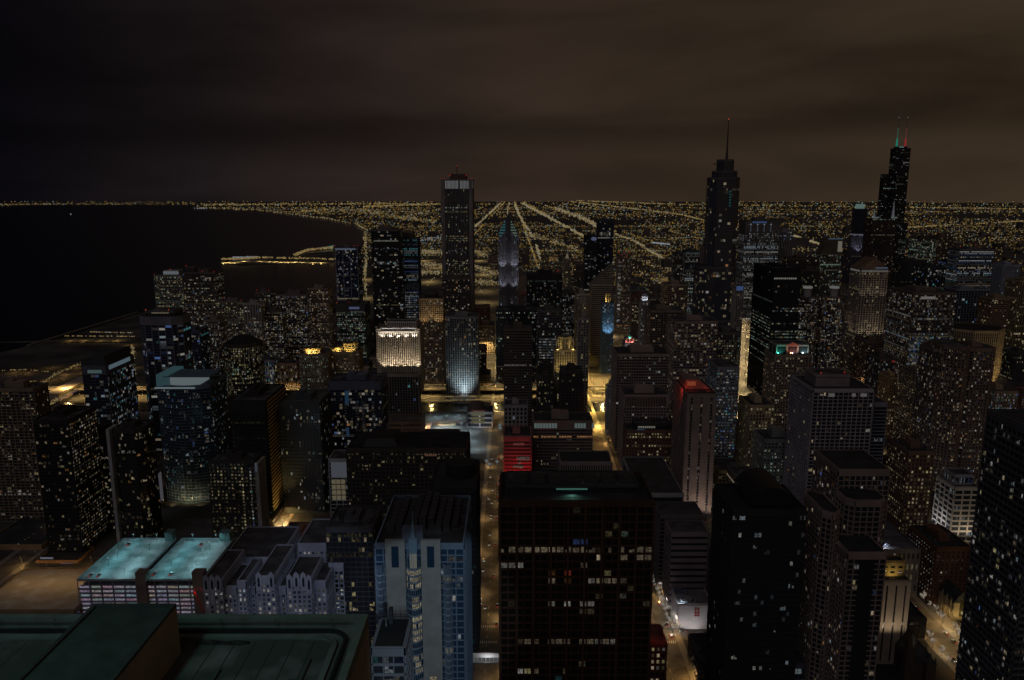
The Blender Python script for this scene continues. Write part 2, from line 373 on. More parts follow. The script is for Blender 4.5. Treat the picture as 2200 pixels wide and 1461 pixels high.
# river and the double-deck drive beside it
sheet('river', [(-900, 1085), (700, 1085), (700, 1135), (-900, 1135)], .09, WATER)
EXP = wall((.16, .15, .14), .8, .3, .1)
road('river_drive', -900, 500, 1142, 1166, .07)
m = MB(); m.box(-760, 230, 1180, 1200, 7.0, 8.2, bottom=True); m.box(-760, 230, 1179.3, 1180, 7.9, 9.1); m.box(-760, 230, 1200, 1200.7, 7.9, 9.1); tag(m.build('drive_deck', EXP), kind='structure')
m = MB()
for i in range(50):
    x = -750 + i * 20; m.box(x, x + 1.2, 1181, 1182.2, 0, 7); m.box(x, x + 1.2, 1197, 1198.2, 0, 7)
tag(m.build('deck_pillars', EXP), kind='structure')
# ================================================================ buildings
# ---- far left, by the lake
b = T('beige tower at the lake edge with a white-lit cap and a red beacon', 330, 391, 592, 1400, 36, 'apartment_tower', False, fl=3.1, bay=3.6, pw=.9, lit=.26, tone='yg', wallc=(.26, .25, .23), wb=1.1)
b.vol(rect(b.X0 + 16, b.X1 - 10, 1408, 1428), b.H, b.H + 8, crown=1, wallc=(.6, .6, .6), mech=0, lit=0); b.beacon((b.X0 + b.X1) / 2, 1412, b.H + 9)
b.glow([(b.X0 + 15, b.X1 - 9, 1406.6, 1407.2, b.H + 1.5, b.H + 7)], (.8, .9, 1), .11); b.beacon(b.X0 + 1, 1400, b.H + 1.5, k=.6); b.done()
b = T('dark lakeside tower with red corner lights, right of the white-capped tower', 392, 462, 586, 1370, 38, 'apartment_tower', False, fl=3.1, bay=3.8, pw=.8, lit=.22, tone='res', wallc=(.17, .14, .12), side=.3)
b.vol(rect(b.X0 + 4, b.X0 + 20, 1376, 1392), b.H, b.H + 9, lit=0, mech=0, crown=1); b.beacon(b.X0 + 5, 1376, b.H + 11); b.beacon(b.X1 - 2, 1371, b.H + 1.5, k=.7); b.beacon((b.X0 + b.X1) / 2 + 6, 1371, b.H + 1.5, k=.7); b.done()
b = T('tall blue-glass tower with pale vertical fins and small red roof lights, front left', 293, 384, 683, 900, 40, 'apartment_tower', False, 'ch', 9, fl=3.2, bay=7.5, pw=.9, bh=.35, lit=.14, tone='cool', wallc=(.22, .22, .26), glassc=(.012, .018, .035), crown=9)
b.vol(rect(b.X0 + 8, b.X1 - 8, 906, 930), b.H, b.H + 7, lit=0, mech=0, crown=2, wallc=(.16, .15, .15)); b.glow([(b.X0 + 16, b.X1 - 14, 905.2, 905.7, b.H + 4.5, b.H + 5.8)], (1, .85, .6), .09)
b.beacon(b.X0 + 9, 906, b.H + 8, (.8, .12, .02)); b.beacon(b.X1 - 14, 906, b.H + 8, (.8, .1, .02)); b.done()
T('narrow dark block squeezed behind the finned blue tower, with a lit slanting roof line', 384, 428, 712, 1010, 30, 'apartment_tower', fl=3.2, bay=4, lit=.12, tone='cool', wallc=(.10, .12, .18), glassc=(.01, .014, .03))
T('pale ribbed apartment tower with bluish podium lights, left of the domed round tower', 436, 472, 688, 1080, 30, 'apartment_tower', fl=3.0, bay=3.4, pw=.9, lit=.26, tone='mixed', wallc=(.30, .26, .22))
b = T('long white-windowed apartment slab near the lake, left of the pale pier-fronted slab', 462, 522, 648, 1290, 30, 'apartment_tower', False, fl=3.0, bay=3.6, pw=.8, lit=.33, tone='yg', wallc=(.24, .21, .18)); b.beacon(b.X0 + 14, 1292, b.H + 6, k=.6); b.beacon(b.X1 - 4, 1292, b.H + 2, k=.6); b.done()
T('slim slab with two pale vertical piers near the lake', 524, 560, 652, 1240, 26, 'apartment_tower', fl=3.0, bay=4.5, pw=1.8, bh=.5, lit=.2, tone='res', wallc=(.42, .40, .38))
b = T('lakeside slab with two red lights on its roof', 548, 580, 628, 1390, 30, 'apartment_tower', False, fl=3.0, bay=3.8, lit=.26, tone='res', wallc=(.20, .17, .15)); b.beacon(b.X0 + 3, 1392, b.H + 3, k=.8); b.beacon(b.X1 - 3, 1392, b.H + 3, k=.8); b.done()
T('broad dark lakeside slab scattered with coloured windows', 592, 660, 634, 1330, 34, 'apartment_tower', fl=3.0, bay=3.4, pw=.5, lit=.3, tone='res', wallc=(.22, .18, .16), every=4)
T('tan slab with a flat cap, right end of the lakeside row', 660, 704, 620, 1350, 30, 'apartment_tower', fl=3.0, bay=3.3, pw=.8, lit=.26, tone='warm', wallc=(.34, .26, .20))
T('dark slab in front of the lakeside row, dotted with green and red windows', 556, 606, 668, 1255, 24, 'apartment_tower', fl=3.0, bay=3.4, lit=.36, tone='res', wallc=(.15, .13, .12))
b = T('round dark apartment tower under a dark dome-like roof', 473, 547, 742, 1000, 46, 'apartment_tower', False, 'ch', 13, fl=3.1, bay=3.2, pw=.7, bh=.8, lit=.42, tone='yg', wallc=(.10, .085, .075), mech=0, crown=4, wb=.85)
m = MB(); m.prism([(b.X0 + (x - b.X0) * .94 + 1.3, y) for x, y in b.poly], b.H, b.H + 9, scale=.45); m.build('dome_roof', plain((.02, .018, .017), .7), b.root); b.done()
# ---- lake-side centre: tall ones
b = T('tall blue glass tower in a white grid frame with red lights on its flat top', 720, 768, 533, 1560, 34, 'office_tower', False, fl=3.4, bay=4, pw=.25, bh=.3, lit=.10, tone='mixed', wallc=(.15, .17, .22), glassc=(.012, .018, .045), crown=4)
m = MB()
for i in range(4): m.obox((b.X0, b.D), (1, 0), (0, -1), (b.X1 - b.X0 - 1) * i / 3, (b.X1 - b.X0 - 1) * i / 3 + 1, 0, 1.4, 0, b.H)
for j in range(7): m.obox((b.X0, b.D), (1, 0), (0, -1), 0, b.X1 - b.X0, 0, 1.2, b.H - 4 - j * 26, b.H - 3 - j * 26)
m.build('truss_frame', plain((.42, .44, .52), .5), b.root); b.glow([(b.X0 + 1, b.X1 - 4, 1557.5, 1558.4, b.H - 3.5, b.H - .5)], (.62, .72, 1), .10)
for q in (0, .48, .85, 1): b.beacon(b.X0 + (b.X1 - b.X0) * q, 1560, b.H + 4, k=.7)
b.done()
b = T('dark office block with a blue-lit sign and green dotted windows', 722, 784, 655, 1330, 46, 'office_tower', False, fl=3.5, bay=3.2, pw=.6, lit=.4, tone='green', wallc=(.09, .085, .08), wb=.75, crown=13)
b.glow([(b.X1 - 28, b.X1 - 10, 1329.0, 1329.5, b.H - 7.5, b.H - 3.5)], (.42, .50, .95), .12, 'sign'); b.glow([(b.X1 - 26, b.X1 - 2, 1329.0, 1329.4, b.H - 12.6, b.H - 12)], (.8, .9, 1), .10); b.beacon(b.X0 + 1, 1331, b.H + 3, k=.8); b.beacon(b.X1 - 28, 1331, b.H + 3, k=.8); b.done()
b = T('very tall dark tower with thin horizontal balcony slabs, left of the blue-striped tower', 796, 861, 494, 1400, 36, 'apartment_tower', False, 'ch', 5, fl=3.2, bay=4, pw=0, bh=.5, balc=1.4, lit=.05, tone='mixed', wallc=(.16, .14, .13), wb=1.1)
for i in range(70):
    x = R.uniform(b.X0 + 6, b.X1 - 8); z = b.H - R.choice((R.uniform(110, 200), R.uniform(120, 190), 60, 62, 35)); b.wins.append(([(x, 1399.9, z), (x + 3, 1399.9, z), (x + 3, 1399.9, z + 2.2), (x, 1399.9, z + 2.2)], cellcol('warm' if z < b.H - 90 else 'cool', 1.1), 1))
b.done()
b = T('slim tower with rows of blue-lit floors and bright white lower floors', 863, 897, 512, 1440, 40, 'office_tower', False, fl=3.9, bay=3.4, pw=.5, bh=1.2, lit=.1, rows=.75, tone='blue', wallc=(.10, .12, .18), wb=.45)
b.vol(rect(b.X0 + 2, b.X0 + 20, 1446, 1470), b.H, b.H + 12, lit=0, mech=0, wallc=(.25, .2, .15))
for j in range(11):
    for i in range(7):
        x = b.X0 + 3 + i * 3.4; z = b.H - 104 - j * 4.6; b.wins.append(([(x, 1439.85, z), (x + 2.7, 1439.85, z), (x + 2.7, 1439.85, z + 2.4), (x, 1439.85, z + 2.4)], cellcol('white', 1.0), 1))
b.done()
# floodlit tower
FX0, FH = at(808, 692, 1003); FX1, _ = at(902, 692, 1003)
b = Bld('office_tower', 'floodlit pale office tower with golden vertical ribs and a glowing white crown', (FX0 + FX1) / 2, 1015); b.near = False
FOOT.append((FX0, FX1, 985, 1035, 'flood'))
fz = at(850, 806, 985)[1]; LX0, _ = at(818, 806, 985); LX1, _ = at(898, 806, 985)
b.vol(rect(FX0 + 5, FX1 - 5, 1003, 1035), fz - 2, FH - 12, bay=2.6, pw=1.0, bh=.15, lit=.03, tone='warm', wallc=(.55, .47, .36), out=1.2, mech=0)
for xx in (FX0, FX1 - 5): b.vol(rect(xx, xx + 5, 1001.5, 1035), fz - 30, FH - 9, bay=2.5, pw=1.1, bh=1.6, lit=0, wallc=(.58, .50, .38), mech=0, crown=1)
b.vol(rect(LX0, LX1, 985, 1003), 0, fz, bay=3.4, pw=.5, bh=.12, lit=.04, rows=.05, tone='cool', wallc=(.30, .26, .22), out=.9, mech=0, parapet=1.6)
b.vol(rect(FX0 + 14, FX1 - 6, 1008, 1030), FH - 12, FH - 1, bay=2.6, pw=1.3, bh=0, lit=0, wallc=(.7, .68, .62), mech=0, crown=1)
b.vol(rect(FX0 + 5, FX1 - 5, 1003, 1008), FH - 12, FH - 8, bay=2.6, pw=1.3, bh=0, lit=0, wallc=(.7, .68, .62), mech=0, crown=3); b.done()
for i in range(6):
    x = LX0 + 3 + (LX1 - LX0 - 6) * i / 5
    flood((x, 996, fz + 1.8), (x, 1003.5, fz + 60), 24000, (1, .85, .66), 75, .4)
for i in range(5): flood((FX0 + 8 + (FX1 - FX0 - 16) * i / 4, 998.5, FH - 22), (FX0 + 8 + (FX1 - FX0 - 16) * i / 4, 1004, FH - 8), 9000, (1, .95, .90), 90, .4)
for i in range(4): flood((FX0 + 14 + (FX1 - FX0 - 22) * i / 3, 1004, FH - 10.5), (FX0 + 14 + (FX1 - FX0 - 22) * i / 3, 1008, FH - 3), 1700, (1, .93, .85), 110, .4)
flood((LX1 + 6, 980, 2), (LX1 - 1, 990, 80), 22000, (1, .72, .32), 60, .4); flood((LX1 + 9, 990, 2), (LX1 + 1, 1003, 110), 24000, (1, .80, .45), 50, .4)
T('low brown stone podium in front of the floodlit ribbed tower', 822, 905, 908, 942, 40, 'podium', fl=6, bay=30, pw=2, bh=4, lit=0, wallc=(.26, .18, .13), mech=0, roofc=(.12, .09, .07), snow=.16)
# ---- centre back
b = T('tan stepped tower between the floodlit tower and the tall white-crowned one', 901, 951, 642, 1250, 36, 'office_tower', False, fl=3.5, bay=3.6, pw=.9, lit=.2, tone='warm', wallc=(.40, .30, .19), rows=.02)
b.vol(rect(b.X0 + 8, b.X1 - 10, 1256, 1276), b.H, b.H + 9, lit=0, mech=0, wallc=(.1, .09, .08)); b.done()
for s in (0.2, .8): flood((b.X0 + (b.X1 - b.X0) * s, 1236, b.H - 45), (b.X0 + (b.X1 - b.X0) * s, 1251, b.H - 10), 14000, (1, .70, .35), 90)
b = T('dark office tower with a pool of pale teal light up its curved base', 956, 1026, 682, 1150, 44, 'office_tower', False, 'bow', 5, fl=3.7, bay=3.2, pw=.9, bh=.5, lit=.09, tone='warm', wallc=(.27, .27, .27), out=.6, rows=.01)
m = MB(); m.prism(circ((b.X0 + b.X1) / 2 + 2, 1148, 22, 16), 0, 6, 0); m.build('curved_base', wall((.4, .42, .42)), b.root); b.done()
flood(((b.X0 + b.X1) / 2 + 4, 1122, 8), ((b.X0 + b.X1) / 2 + 3, 1151, 36), 130000, (.70, .92, .98), 78, 1.5, 1.0); flood(((b.X0 + b.X1) / 2 + 6, 1126, 8), ((b.X0 + b.X1) / 2 + 2, 1151, 20), 30000, (.8, .95, 1), 70, 1.0)
# tall white-crowned tower
b = T('very tall slab-sided tower with a bright white striped crown', 948, 1014, 386, 1502, 59, 'office_tower', False, fl=4.1, bay=3.0, pw=1.05, bh=.4, lit=.03, tone='yg', wallc=(.24, .22, .21), out=.7, crown=2, parapet=.8, mech=0)
m = MB()
for i in range(18):
    if i == 10: continue
    x = b.X0 + 7.5 + i * 2.6; m.box(x, x + 1.5, 1500.6, 1501.2, b.H - 17, b.H - 2)
m.build('crown_lights', emit((.95, .97, 1), .11), b.root)
m = MB(); m.box(b.X1 + .6, b.X1 + 1.1, 1506, 1512, b.H - 17, b.H - 2); m.build('crown_lights', emit((.9, .9, 1), .08), b.root)
for x0_, x1_ in ((b.X0 - .4, b.X0 + 6.4), (b.X1 - 6.4, b.X1 + .4)):
    m = MB(); m.box(x0_, x1_, 1499.6, 1508, 0, b.H - .05); m.build('corner_pier', wall((.27, .25, .245)), b.root)
m = MB(); m.prism(chamf(b.X0 + 14, b.X1 - 9, 1512, 1545, 5), b.H, b.H + 11, scale=.86); m.tube((b.X0 + 29, 1525, b.H + 11), (b.X0 + 29, 1525, b.H + 26), .9); m.build('penthouse', wall((.12, .08, .07)), b.root)
b.beacon(b.X0 + 29, 1525, b.H + 25)
for x in (b.X0 + 16, b.X1 - 12): b.beacon(x, 1514, b.H + 7)
for z in (b.H + 1, b.H - 52, b.H - 105):
    for x in (b.X0, b.X0 + 6, b.X1 - 7, b.X1): b.beacon(x, 1500, z, k=.6)
def strip(z, rows, p, c):
    for j in range(rows):
        for i in range(16):
            if R.random() < p:
                x = b.X0 + 8 + i * 2.75; b.wins.append(([(x, 1500.9, z - j * 4.1), (x + 1.5, 1500.9, z - j * 4.1), (x + 1.5, 1500.9, z - j * 4.1 + 2), (x, 1500.9, z - j * 4.1 + 2)], cellcol(c, 1.0), 1))
strip(b.H - 54, 1, .9, 'green'); strip(b.H - 61, 1, .7, 'yg'); strip(b.H - 109, 3, .88, 'yg'); strip(b.H - 133, 3, .4, 'white'); strip(b.H - 158, 9, .5, 'yg'); strip(b.H - 72, 3, .12, 'white'); b.done()
T('low dark stepped tower standing in front of the tall white-crowned tower', 950, 1008, 598, 1420, 40, 'office_tower', fl=3.5, bay=3.6, pw=.8, lit=.14, tone='warm', wallc=(.17, .13, .12))
# chevron-topped tower
CX0, CZ = at(1072, 500, 1455); CX1, _ = at(1113, 500, 1455); CM = (CX0 + CX1) / 2; AP = at(1092, 458, 1455)[1]
b = Bld('office_tower', 'slender tower with a pointed chevron top lit in green-white rows', CM, 1470); FOOT.append((CX0, CX1, 1455, 1490, 'chev'))
b.vol(rect(CX0, CX1, 1455, 1490), 0, CZ, bay=2.6, pw=.9, bh=.3, lit=.05, tone='cool', wallc=(.40, .39, .42), out=.8, mech=0, roofc=(.1, .1, .1))
m = MB(); yy = 1455.2
m.v += [(CX0, yy, CZ), (CX1, yy, CZ), (CM, yy, AP), (CX0, 1489.8, CZ), (CX1, 1489.8, CZ), (CM, 1489.8, AP)]
for f in ((0, 1, 2), (4, 3, 5), (1, 4, 5, 2), (3, 0, 2, 5)): m.f.append(f); m.mi.append(0); m.c.append((0, 0, 0))
m.build('gable_roof', wall((.16, .17, .18)), b.root)
m = MB(); m.tube((CM, 1470, AP - 3), (CM, 1470, AP + 22), 1.0, .2); m.build('spire', plain((.3, .3, .32)), b.root)
m = MB(); m.obox((CM - 4, 1455), (1, 0), (0, -1), 0, 8, .9, 2.5, 0, AP - 4)
for j in range(5): w_ = 5 + j * 3.2; m.obox((CM - w_, 1455), (1, 0), (0, -1), 0, 2 * w_, .95, 2.0 + j * .02, CZ - 78 - j * 8 - 8, CZ - 78 - j * 8)
m.build('central_shaft', wall((.10, .09, .10)), b.root)
gm = MB(); gm2 = MB()
for j in range(8):
    z = AP - 7 - j * 5.2; hw = (AP - z) / (AP - CZ) * (CM - CX0) * 1.0; hw = min(hw, CM - CX0 - .5); inn = 4.2 + max(0, j - 5) * 3.6
    if hw > inn + 1:
        for i in range(int((hw - inn) / 2.6)):
            x = CM - hw + i * 2.6; gm.box(x + .3, x + 2.2, 1453.6, 1454.1, z, z + 2.6); x = CM + inn + i * 2.6; gm2.box(x + .3, x + 2.2, 1453.6, 1454.1, z, z + 2.6)
gm.build('chevron_lights', emit((.20, .72, .80), .12), b.root); gm2.build('chevron_lights', emit((.62, .92, .72), .12), b.root); b.done()
for x in (CM - 11, CM + 11):
    for z in (CZ - 70, CZ - 108): flood((x, 1444, z), (x, 1455, z + 30), 10000, (.82, .86, 1), 80)
# ---- hotel pair with golden roof lights
b = T('broad hotel block dotted with green-white windows and a golden lit cap', 640, 701, 762, 1080, 40, 'hotel', False, 'ch', 6, fl=3.0, bay=3.0, pw=1.2, bh=1.2, lit=.22, tone='green', wallc=(.34, .27, .19), wb=.9)
b.vol(circ((b.X0 + b.X1) / 2 - 4, 1100, 13, 12), b.H, b.H + 6, lit=0, mech=0, wallc=(.55, .42, .2)); b.done()
flood((b.X0 + 12, 1082, b.H + 1), (b.X0 + 17, 1092, b.H + 5), 7000, (1, .74, .25), 120); flood((b.X0 + 26, 1082, b.H + 1), (b.X0 + 20, 1092, b.H + 5), 7000, (1, .74, .25), 120)
b = T('taller tan hotel wing with a golden lit double cap, right of the green-dotted wing', 703, 769, 758, 1110, 40, 'hotel', False, 'ch', 6, fl=3.0, bay=3.0, pw=1.2, bh=1.2, lit=.16, tone='warm', wallc=(.42, .33, .2))
for xx, h_ in ((b.X0 + 10, 5), (b.X1 - 14, 12)): b.vol(circ(xx, 1128, 11, 12), b.H, b.H + h_, lit=0, mech=0, wallc=(.55, .42, .2)); flood((xx - 7, 1111.5, b.H + 1), (xx, 1120, b.H + h_), 7000, (1, .74, .25), 120); flood((xx + 7, 1111.5, b.H + 1), (xx, 1120, b.H + h_), 7000, (1, .74, .25), 120)
b.done()
T('low glass hall filled with white and blue light, left of the hotel pair', 553, 588, 775, 1200, 30, 'pavilion', fl=4, bay=3.5, pw=.3, bh=.5, lit=.75, tone='cool', wallc=(.3, .3, .33), wb=.8, mech=0)
T('low ribbed hall with a violet-lit edge and a plain tan forecourt roof', 590, 637, 782, 1205, 30, 'pavilion', fl=5, bay=3.5, pw=1.2, bh=.6, lit=.2, tone='warm', wallc=(.35, .25, .18), mech=0)
# ---- dark office group in the centre
b = T('black slab with two full rows of white-lit floors and a red roof light', 1133, 1208, 590, 1310, 46, 'office_tower', False, fl=3.9, bay=3.1, pw=.5, bh=1.5, lit=.09, rows=.10, tone='office', wallc=(.03, .03, .032), crown=10); b.beacon(b.X1 - 8, 1312, b.H + 4); b.done()
T('wide black-roofed slab below the chevron-topped tower', 1066, 1151, 668, 1190, 48, 'office_tower', fl=3.8, bay=3.1, pw=.5, bh=1.5, lit=.11, tone='office', wallc=(.035, .035, .037), crown=2)
b = T('grey slab with seven bright white office floors low down', 1156, 1206, 668, 1130, 40, 'office_tower', False, fl=3.9, bay=3.1, pw=.4, bh=1.4, lit=.1, tone='office', wallc=(.13, .12, .12), crown=3)
for j in range(8):
    for i in range(11):
        x = b.X0 + 2 + i * 3; z = b.H - 44 - j * 4.1; b.wins.append(([(x, 1129.5, z), (x + 2.7, 1129.5, z), (x + 2.7, 1129.5, z + 2), (x, 1129.5, z + 2)], cellcol('white', 1.0), 1))
b.done()
T('brown grid-fronted office slab left of the black one, above the white-framed block', 1083, 1143, 708, 985, 34, 'office_tower', fl=3.7, bay=3.4, pw=.45, bh=1.7, lit=.03, rows=.05, tone='office', wallc=(.16, .125, .10), crown=2)
# golden crown tower (gothic)
b = T('gothic stone tower with a blazing golden floodlit crown', 1192, 1238, 752, 985, 30, 'office_tower', False, fl=3.8, bay=3.2, pw=1.4, bh=.8, lit=.05, tone='gold', wallc=(.40, .33, .22), mech=0)
cx = (b.X0 + b.X1) / 2
b.vol(circ(cx, 1000, 9, 8), b.H, b.H + 15, bay=3.5, pw=1.6, bh=1, lit=0, wallc=(.5, .42, .26), mech=0, crown=2)
m = MB()
for i in range(8):
    a = 2 * pi * i / 8 + .39; m.tube((cx + 12 * cos(a), 1000 + 12 * sin(a), b.H), (cx + 12 * cos(a), 1000 + 12 * sin(a), b.H + 14), 1.1, .3); m.tube((cx + 12 * cos(a), 1000 + 12 * sin(a), b.H + 8), (cx + 8.8 * cos(a), 1000 + 8.8 * sin(a), b.H + 13), .5)
m.build('buttress', wall((.5, .42, .26)), b.root); b.done()
for dx in (-11, 11): flood((cx + dx, 984, b.H + 1), (cx, 998, b.H + 9), 3600, (1, .78, .30), 100)
for dx in (-8, 0, 8): flood((cx + dx, 973, b.H - 34), (cx + dx, 986, b.H - 12), 7000, (1, .76, .30), 90)
T('dark stepped block with a column of amber windows, in front of the golden-crowned tower', 1206, 1252, 800, 900, 34, 'office_tower', fl=3.6, bay=4, pw=1.4, bh=1.4, lit=.05, tone='gold', wallc=(.07, .055, .05))
T('low dark block with a strip of amber windows left of the golden-crowned tower', 1155, 1190, 815, 940, 30, 'office_block', fl=3.6, bay=4, pw=1.2, bh=1.2, lit=.15, tone='gold', wallc=(.09, .075, .06))
T('slim pale stone tower beside the blazing avenue', 1243, 1265, 684, 960, 18, 'office_tower', fl=3.6, bay=3, pw=1.1, bh=1, lit=.07, tone='gold', wallc=(.40, .36, .32))
T('tan windowed slab behind the slim pale stone tower', 1238, 1268, 632, 1360, 30, 'office_tower', fl=3.6, bay=3.4, pw=1, bh=1.1, lit=.06, tone='gold', wallc=(.45, .36, .24))
T('dark narrow tower with a few white windows left of the tan windowed slab', 1209, 1236, 628, 1420, 30, 'office_tower', fl=3.6, bay=3.4, lit=.2, tone='white', wallc=(.10, .09, .08))
# diamond top
DX0, DZ = at(1271, 612, 1480); DX1, _ = at(1317, 612, 1480); DT = at(1317, 568, 1480)[1]
b = Bld('office_tower', 'striped tower with a steep slanted diamond roof', (DX0 + DX1) / 2, 1495); FOOT.append((DX0, DX1, 1480, 1515, 'diam'))
b.vol(rect(DX0, DX1, 1480, 1515), 0, DZ, fl=3.9, bay=60, pw=.5, bh=1.9, lit=.0, rows=0, wallc=(.42, .36, .27), mech=0, parapet=0, out=.5)
m = MB(); k = 12
for j in range(k):
    z0_ = DZ + (DT - DZ) * j / k; z1_ = z0_ + (DT - DZ) / k * .55; xa = DX0 + (DX1 - DX0) * j / k; m.box(xa, DX1, 1480, 1514, z0_ + .01, z1_); m.box(xa + 1.5, DX1 - .5, 1481, 1513, z1_ + .02, DZ + (DT - DZ) * (j + 1) / k, 1)
m.build('slanted_roof', [wall((.42, .36, .27)), glass()], b.root); b.beacon(DX1 - 1, 1481, DT + 2, (.8, .8, .7)); b.done()
b = T('greenish-blue floodlit tower with a glowing golden cap', 1295, 1319, 652, 1330, 24, 'office_tower', False, fl=3.6, bay=3, pw=.9, bh=1.2, lit=.1, tone='cool', wallc=(.16, .26, .34), mech=0)
b.vol(rect(b.X0 + 6, b.X0 + 14, 1334, 1342), b.H, b.H + 16, lit=0, mech=0, wallc=(.8, .6, .25)); b.done(); flood((b.X0 + 3, 1331, b.H + 1), (b.X0 + 9, 1336, b.H + 9), 6000, (1, .82, .45), 100); flood((b.X0 + 10, 1318, b.H - 60), (b.X0 + 10, 1332, b.H - 20), 28000, (.45, .72, 1), 90)
b = T('tall pale ribbed tower topped with red and white lights, right of the diamond roof', 1328, 1355, 546, 1750, 30, 'apartment_tower', False, fl=3.2, bay=3.4, pw=1, bh=.7, lit=.16, tone='warm', wallc=(.34, .27, .21))
for i in range(5): b.beacon(b.X0 + 2 + i * 6, 1750, b.H + 2 - (i % 2) * 7, k=.8)
for j in range(16): b.wins.append(([(b.X0 + 1, 1749.4, b.H - 20 - j * 9), (b.X0 + 7, 1749.4, b.H - 20 - j * 9), (b.X0 + 7, 1749.4, b.H - 16 - j * 9), (b.X0 + 1, 1749.4, b.H - 16 - j * 9)], cellcol('white', 1.1), 1))
b.done()
b = T('dark glass tower, the tallest between the street axis and the spired tower', 1285, 1319, 474, 1900, 34, 'apartment_tower', False, fl=3.2, bay=3.8, pw=.3, bh=.5, lit=.05, tone='mixed', wallc=(.07, .075, .09), glassc=(.01, .012, .025))
for i in range(7): b.wins.append(([(b.X0 + 3 + i * 4, 1899.5, b.H - 36), (b.X0 + 6.6 + i * 4, 1899.5, b.H - 36), (b.X0 + 6.6 + i * 4, 1899.5, b.H - 28), (b.X0 + 3 + i * 4, 1899.5, b.H - 28)], cellcol('warm', .8), 1))
b.done()
b = T('dark tower with a round blue-white sign, left of the tallest dark glass tower', 1257, 1284, 506, 1880, 34, 'office_tower', False, fl=3.8, bay=3.8, pw=.3, bh=.8, lit=.04, rows=.06, tone='white', wallc=(.06, .055, .06))
m = MB(); m.prism([(b.X1 - 9 + 7 * cos(a), b.H - 8 + 4.5 * sin(a)) for a in [2 * pi * i / 14 for i in range(14)]], 0, 1); m.v = [(x, 1878.6 + z, y) for x, y, z in m.v]; m.build('sign', emit((.45, .55, 1), .13), b.root); b.done()
b = T('small gold-capped stone tower on the far side of the avenue', 1212, 1226, 556, 1640, 16, 'office_tower', False, fl=3.6, bay=3, lit=.1, tone='gold', wallc=(.45, .38, .27), mech=0)
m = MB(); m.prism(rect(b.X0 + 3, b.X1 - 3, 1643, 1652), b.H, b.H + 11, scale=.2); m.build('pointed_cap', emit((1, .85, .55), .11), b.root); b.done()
b = T('slender white tower with a glowing white domed crown', 1378, 1396, 648, 1290, 20, 'office_tower', False, fl=3.5, bay=3, pw=1, bh=.9, lit=.14, tone='white', wallc=(.42, .40, .37), mech=0)
cx = (b.X0 + b.X1) / 2; b.vol(circ(cx, 1300, 5.6, 10), b.H, b.H + 8, lit=0, bay=3, pw=1, bh=.2, mech=0, wallc=(.7, .7, .72)); m = MB(); m.ball((cx, 1300, b.H + 8), 5, 0, 12, 5, z0=0.); m.build('dome', plain((.5, .52, .6)), b.root); b.done()
for s in (-1, 1): flood((cx + s * 4, 1290.6, b.H + .6), (cx, 1296, b.H + 6), 2600, (.85, .90, 1), 120)
for args in [
    ('tan flat-roofed block with a bright lamp on its corner, left of the mirrored lower tower', 1430, 1478, 612, 1420, 40, dict(wallc=(.38, .28, .19), lit=.1, tone='gold')),
    ('wide low tan block with dark pitched roof in front of it, centre right', 1398, 1470, 668, 1170, 50, dict(wallc=(.28, .22, .16), lit=.05, tone='warm')),
    ('far office block with rows of white-lit floors, left of the spired tower', 1473, 1504, 540, 1620, 36, dict(wallc=(.08, .09, .10), lit=.2, rows=.4, tone='office')),
    ('dark block half hidden left of the row-lit far office', 1452, 1471, 545, 1640, 36, dict(wallc=(.12, .10, .09), lit=.2, tone='mixed')),
    ('brown grid-windowed block right of the tall ribbed tower', 1358, 1377, 650, 1500, 30, dict(wallc=(.28, .20, .14), lit=.14, tone='gold')),
    ('dark mid-rise roofscape block behind the slender white-crowned tower', 1397, 1428, 640, 1540, 40, dict(wallc=(.18, .13, .10), lit=.08, tone='warm')),
]:
    T(args[0], *args[1:6], 'office_block', **args[6])
# ---- spired mirrored tower
SX0, SZ = at(1530, 382, 1110); SX1, _ = at(1593, 382, 1110)
b = Bld('skyscraper', 'mirrored glass skyscraper in setbacks with a tall needle spire', (SX0 + SX1) / 2, 1128); FOOT.append((SX0 - 18, SX1, 1092, 1150, 'spire tower'))
gk_ = dict(fl=4.0, bay=4.4, pw=.22, bh=.5, out=.3, wallc=(.13, .12, .125), glassc=(.03, .032, .042), grough=.1, mech=0, tone='warm', wb=.9)
z3 = at(1560, 575, 1100)[1]; z2 = at(1560, 690, 1092)[1]
b.vol(chamf(SX0, SX1, 1110, 1145, 8), z3, SZ, lit=.035, rows=.07, **gk_)
b.vol(chamf(SX0 + 6, SX1 - 3, 1114, 1143, 8), SZ, SZ + 9, lit=0, **gk_)
b.vol(chamf(SX0 + 12, SX1 - 8, 1118, 1140, 6), SZ + 9, SZ + 25, lit=0, **gk_)
b.vol(chamf(SX0 - 12, SX1 - 2, 1100, 1150, 8), z2, z3, lit=.10, **gk_)
b.vol(chamf(SX0 + 4, SX1 + 2, 1092, 1150, 6), 0, z2, lit=.14, **gk_)
cx = at(1561, 345, 1128)[0]; zt = at(1564, 256, 1128)[1]
m = MB(); m.tube((cx, 1128, SZ + 24), (cx, 1128, SZ + 42), 2.2, 1.3); m.tube((cx, 1128, SZ + 42), (cx, 1128, zt), 1.3, .45); m.build('spire', plain((.10, .07, .065), .5), b.root)
m = MB(); m.box(SX0 + 4, SX0 + 12, 1120, 1122, SZ + 19, SZ + 20.2); m.build('crane_arm', plain((.05, .05, .05)), b.root)
b.beacon(cx, 1128, zt - 1, (.9, .10, .05), 1.1); b.done()
b.glow([(SX0 + 26, SX0 + 28, 1109.2, 1109.7, SZ - 40 + j * 4, SZ - 38.2 + j * 4) for j in range(6)], (.1, .62, .62), .10, 'teal_light')
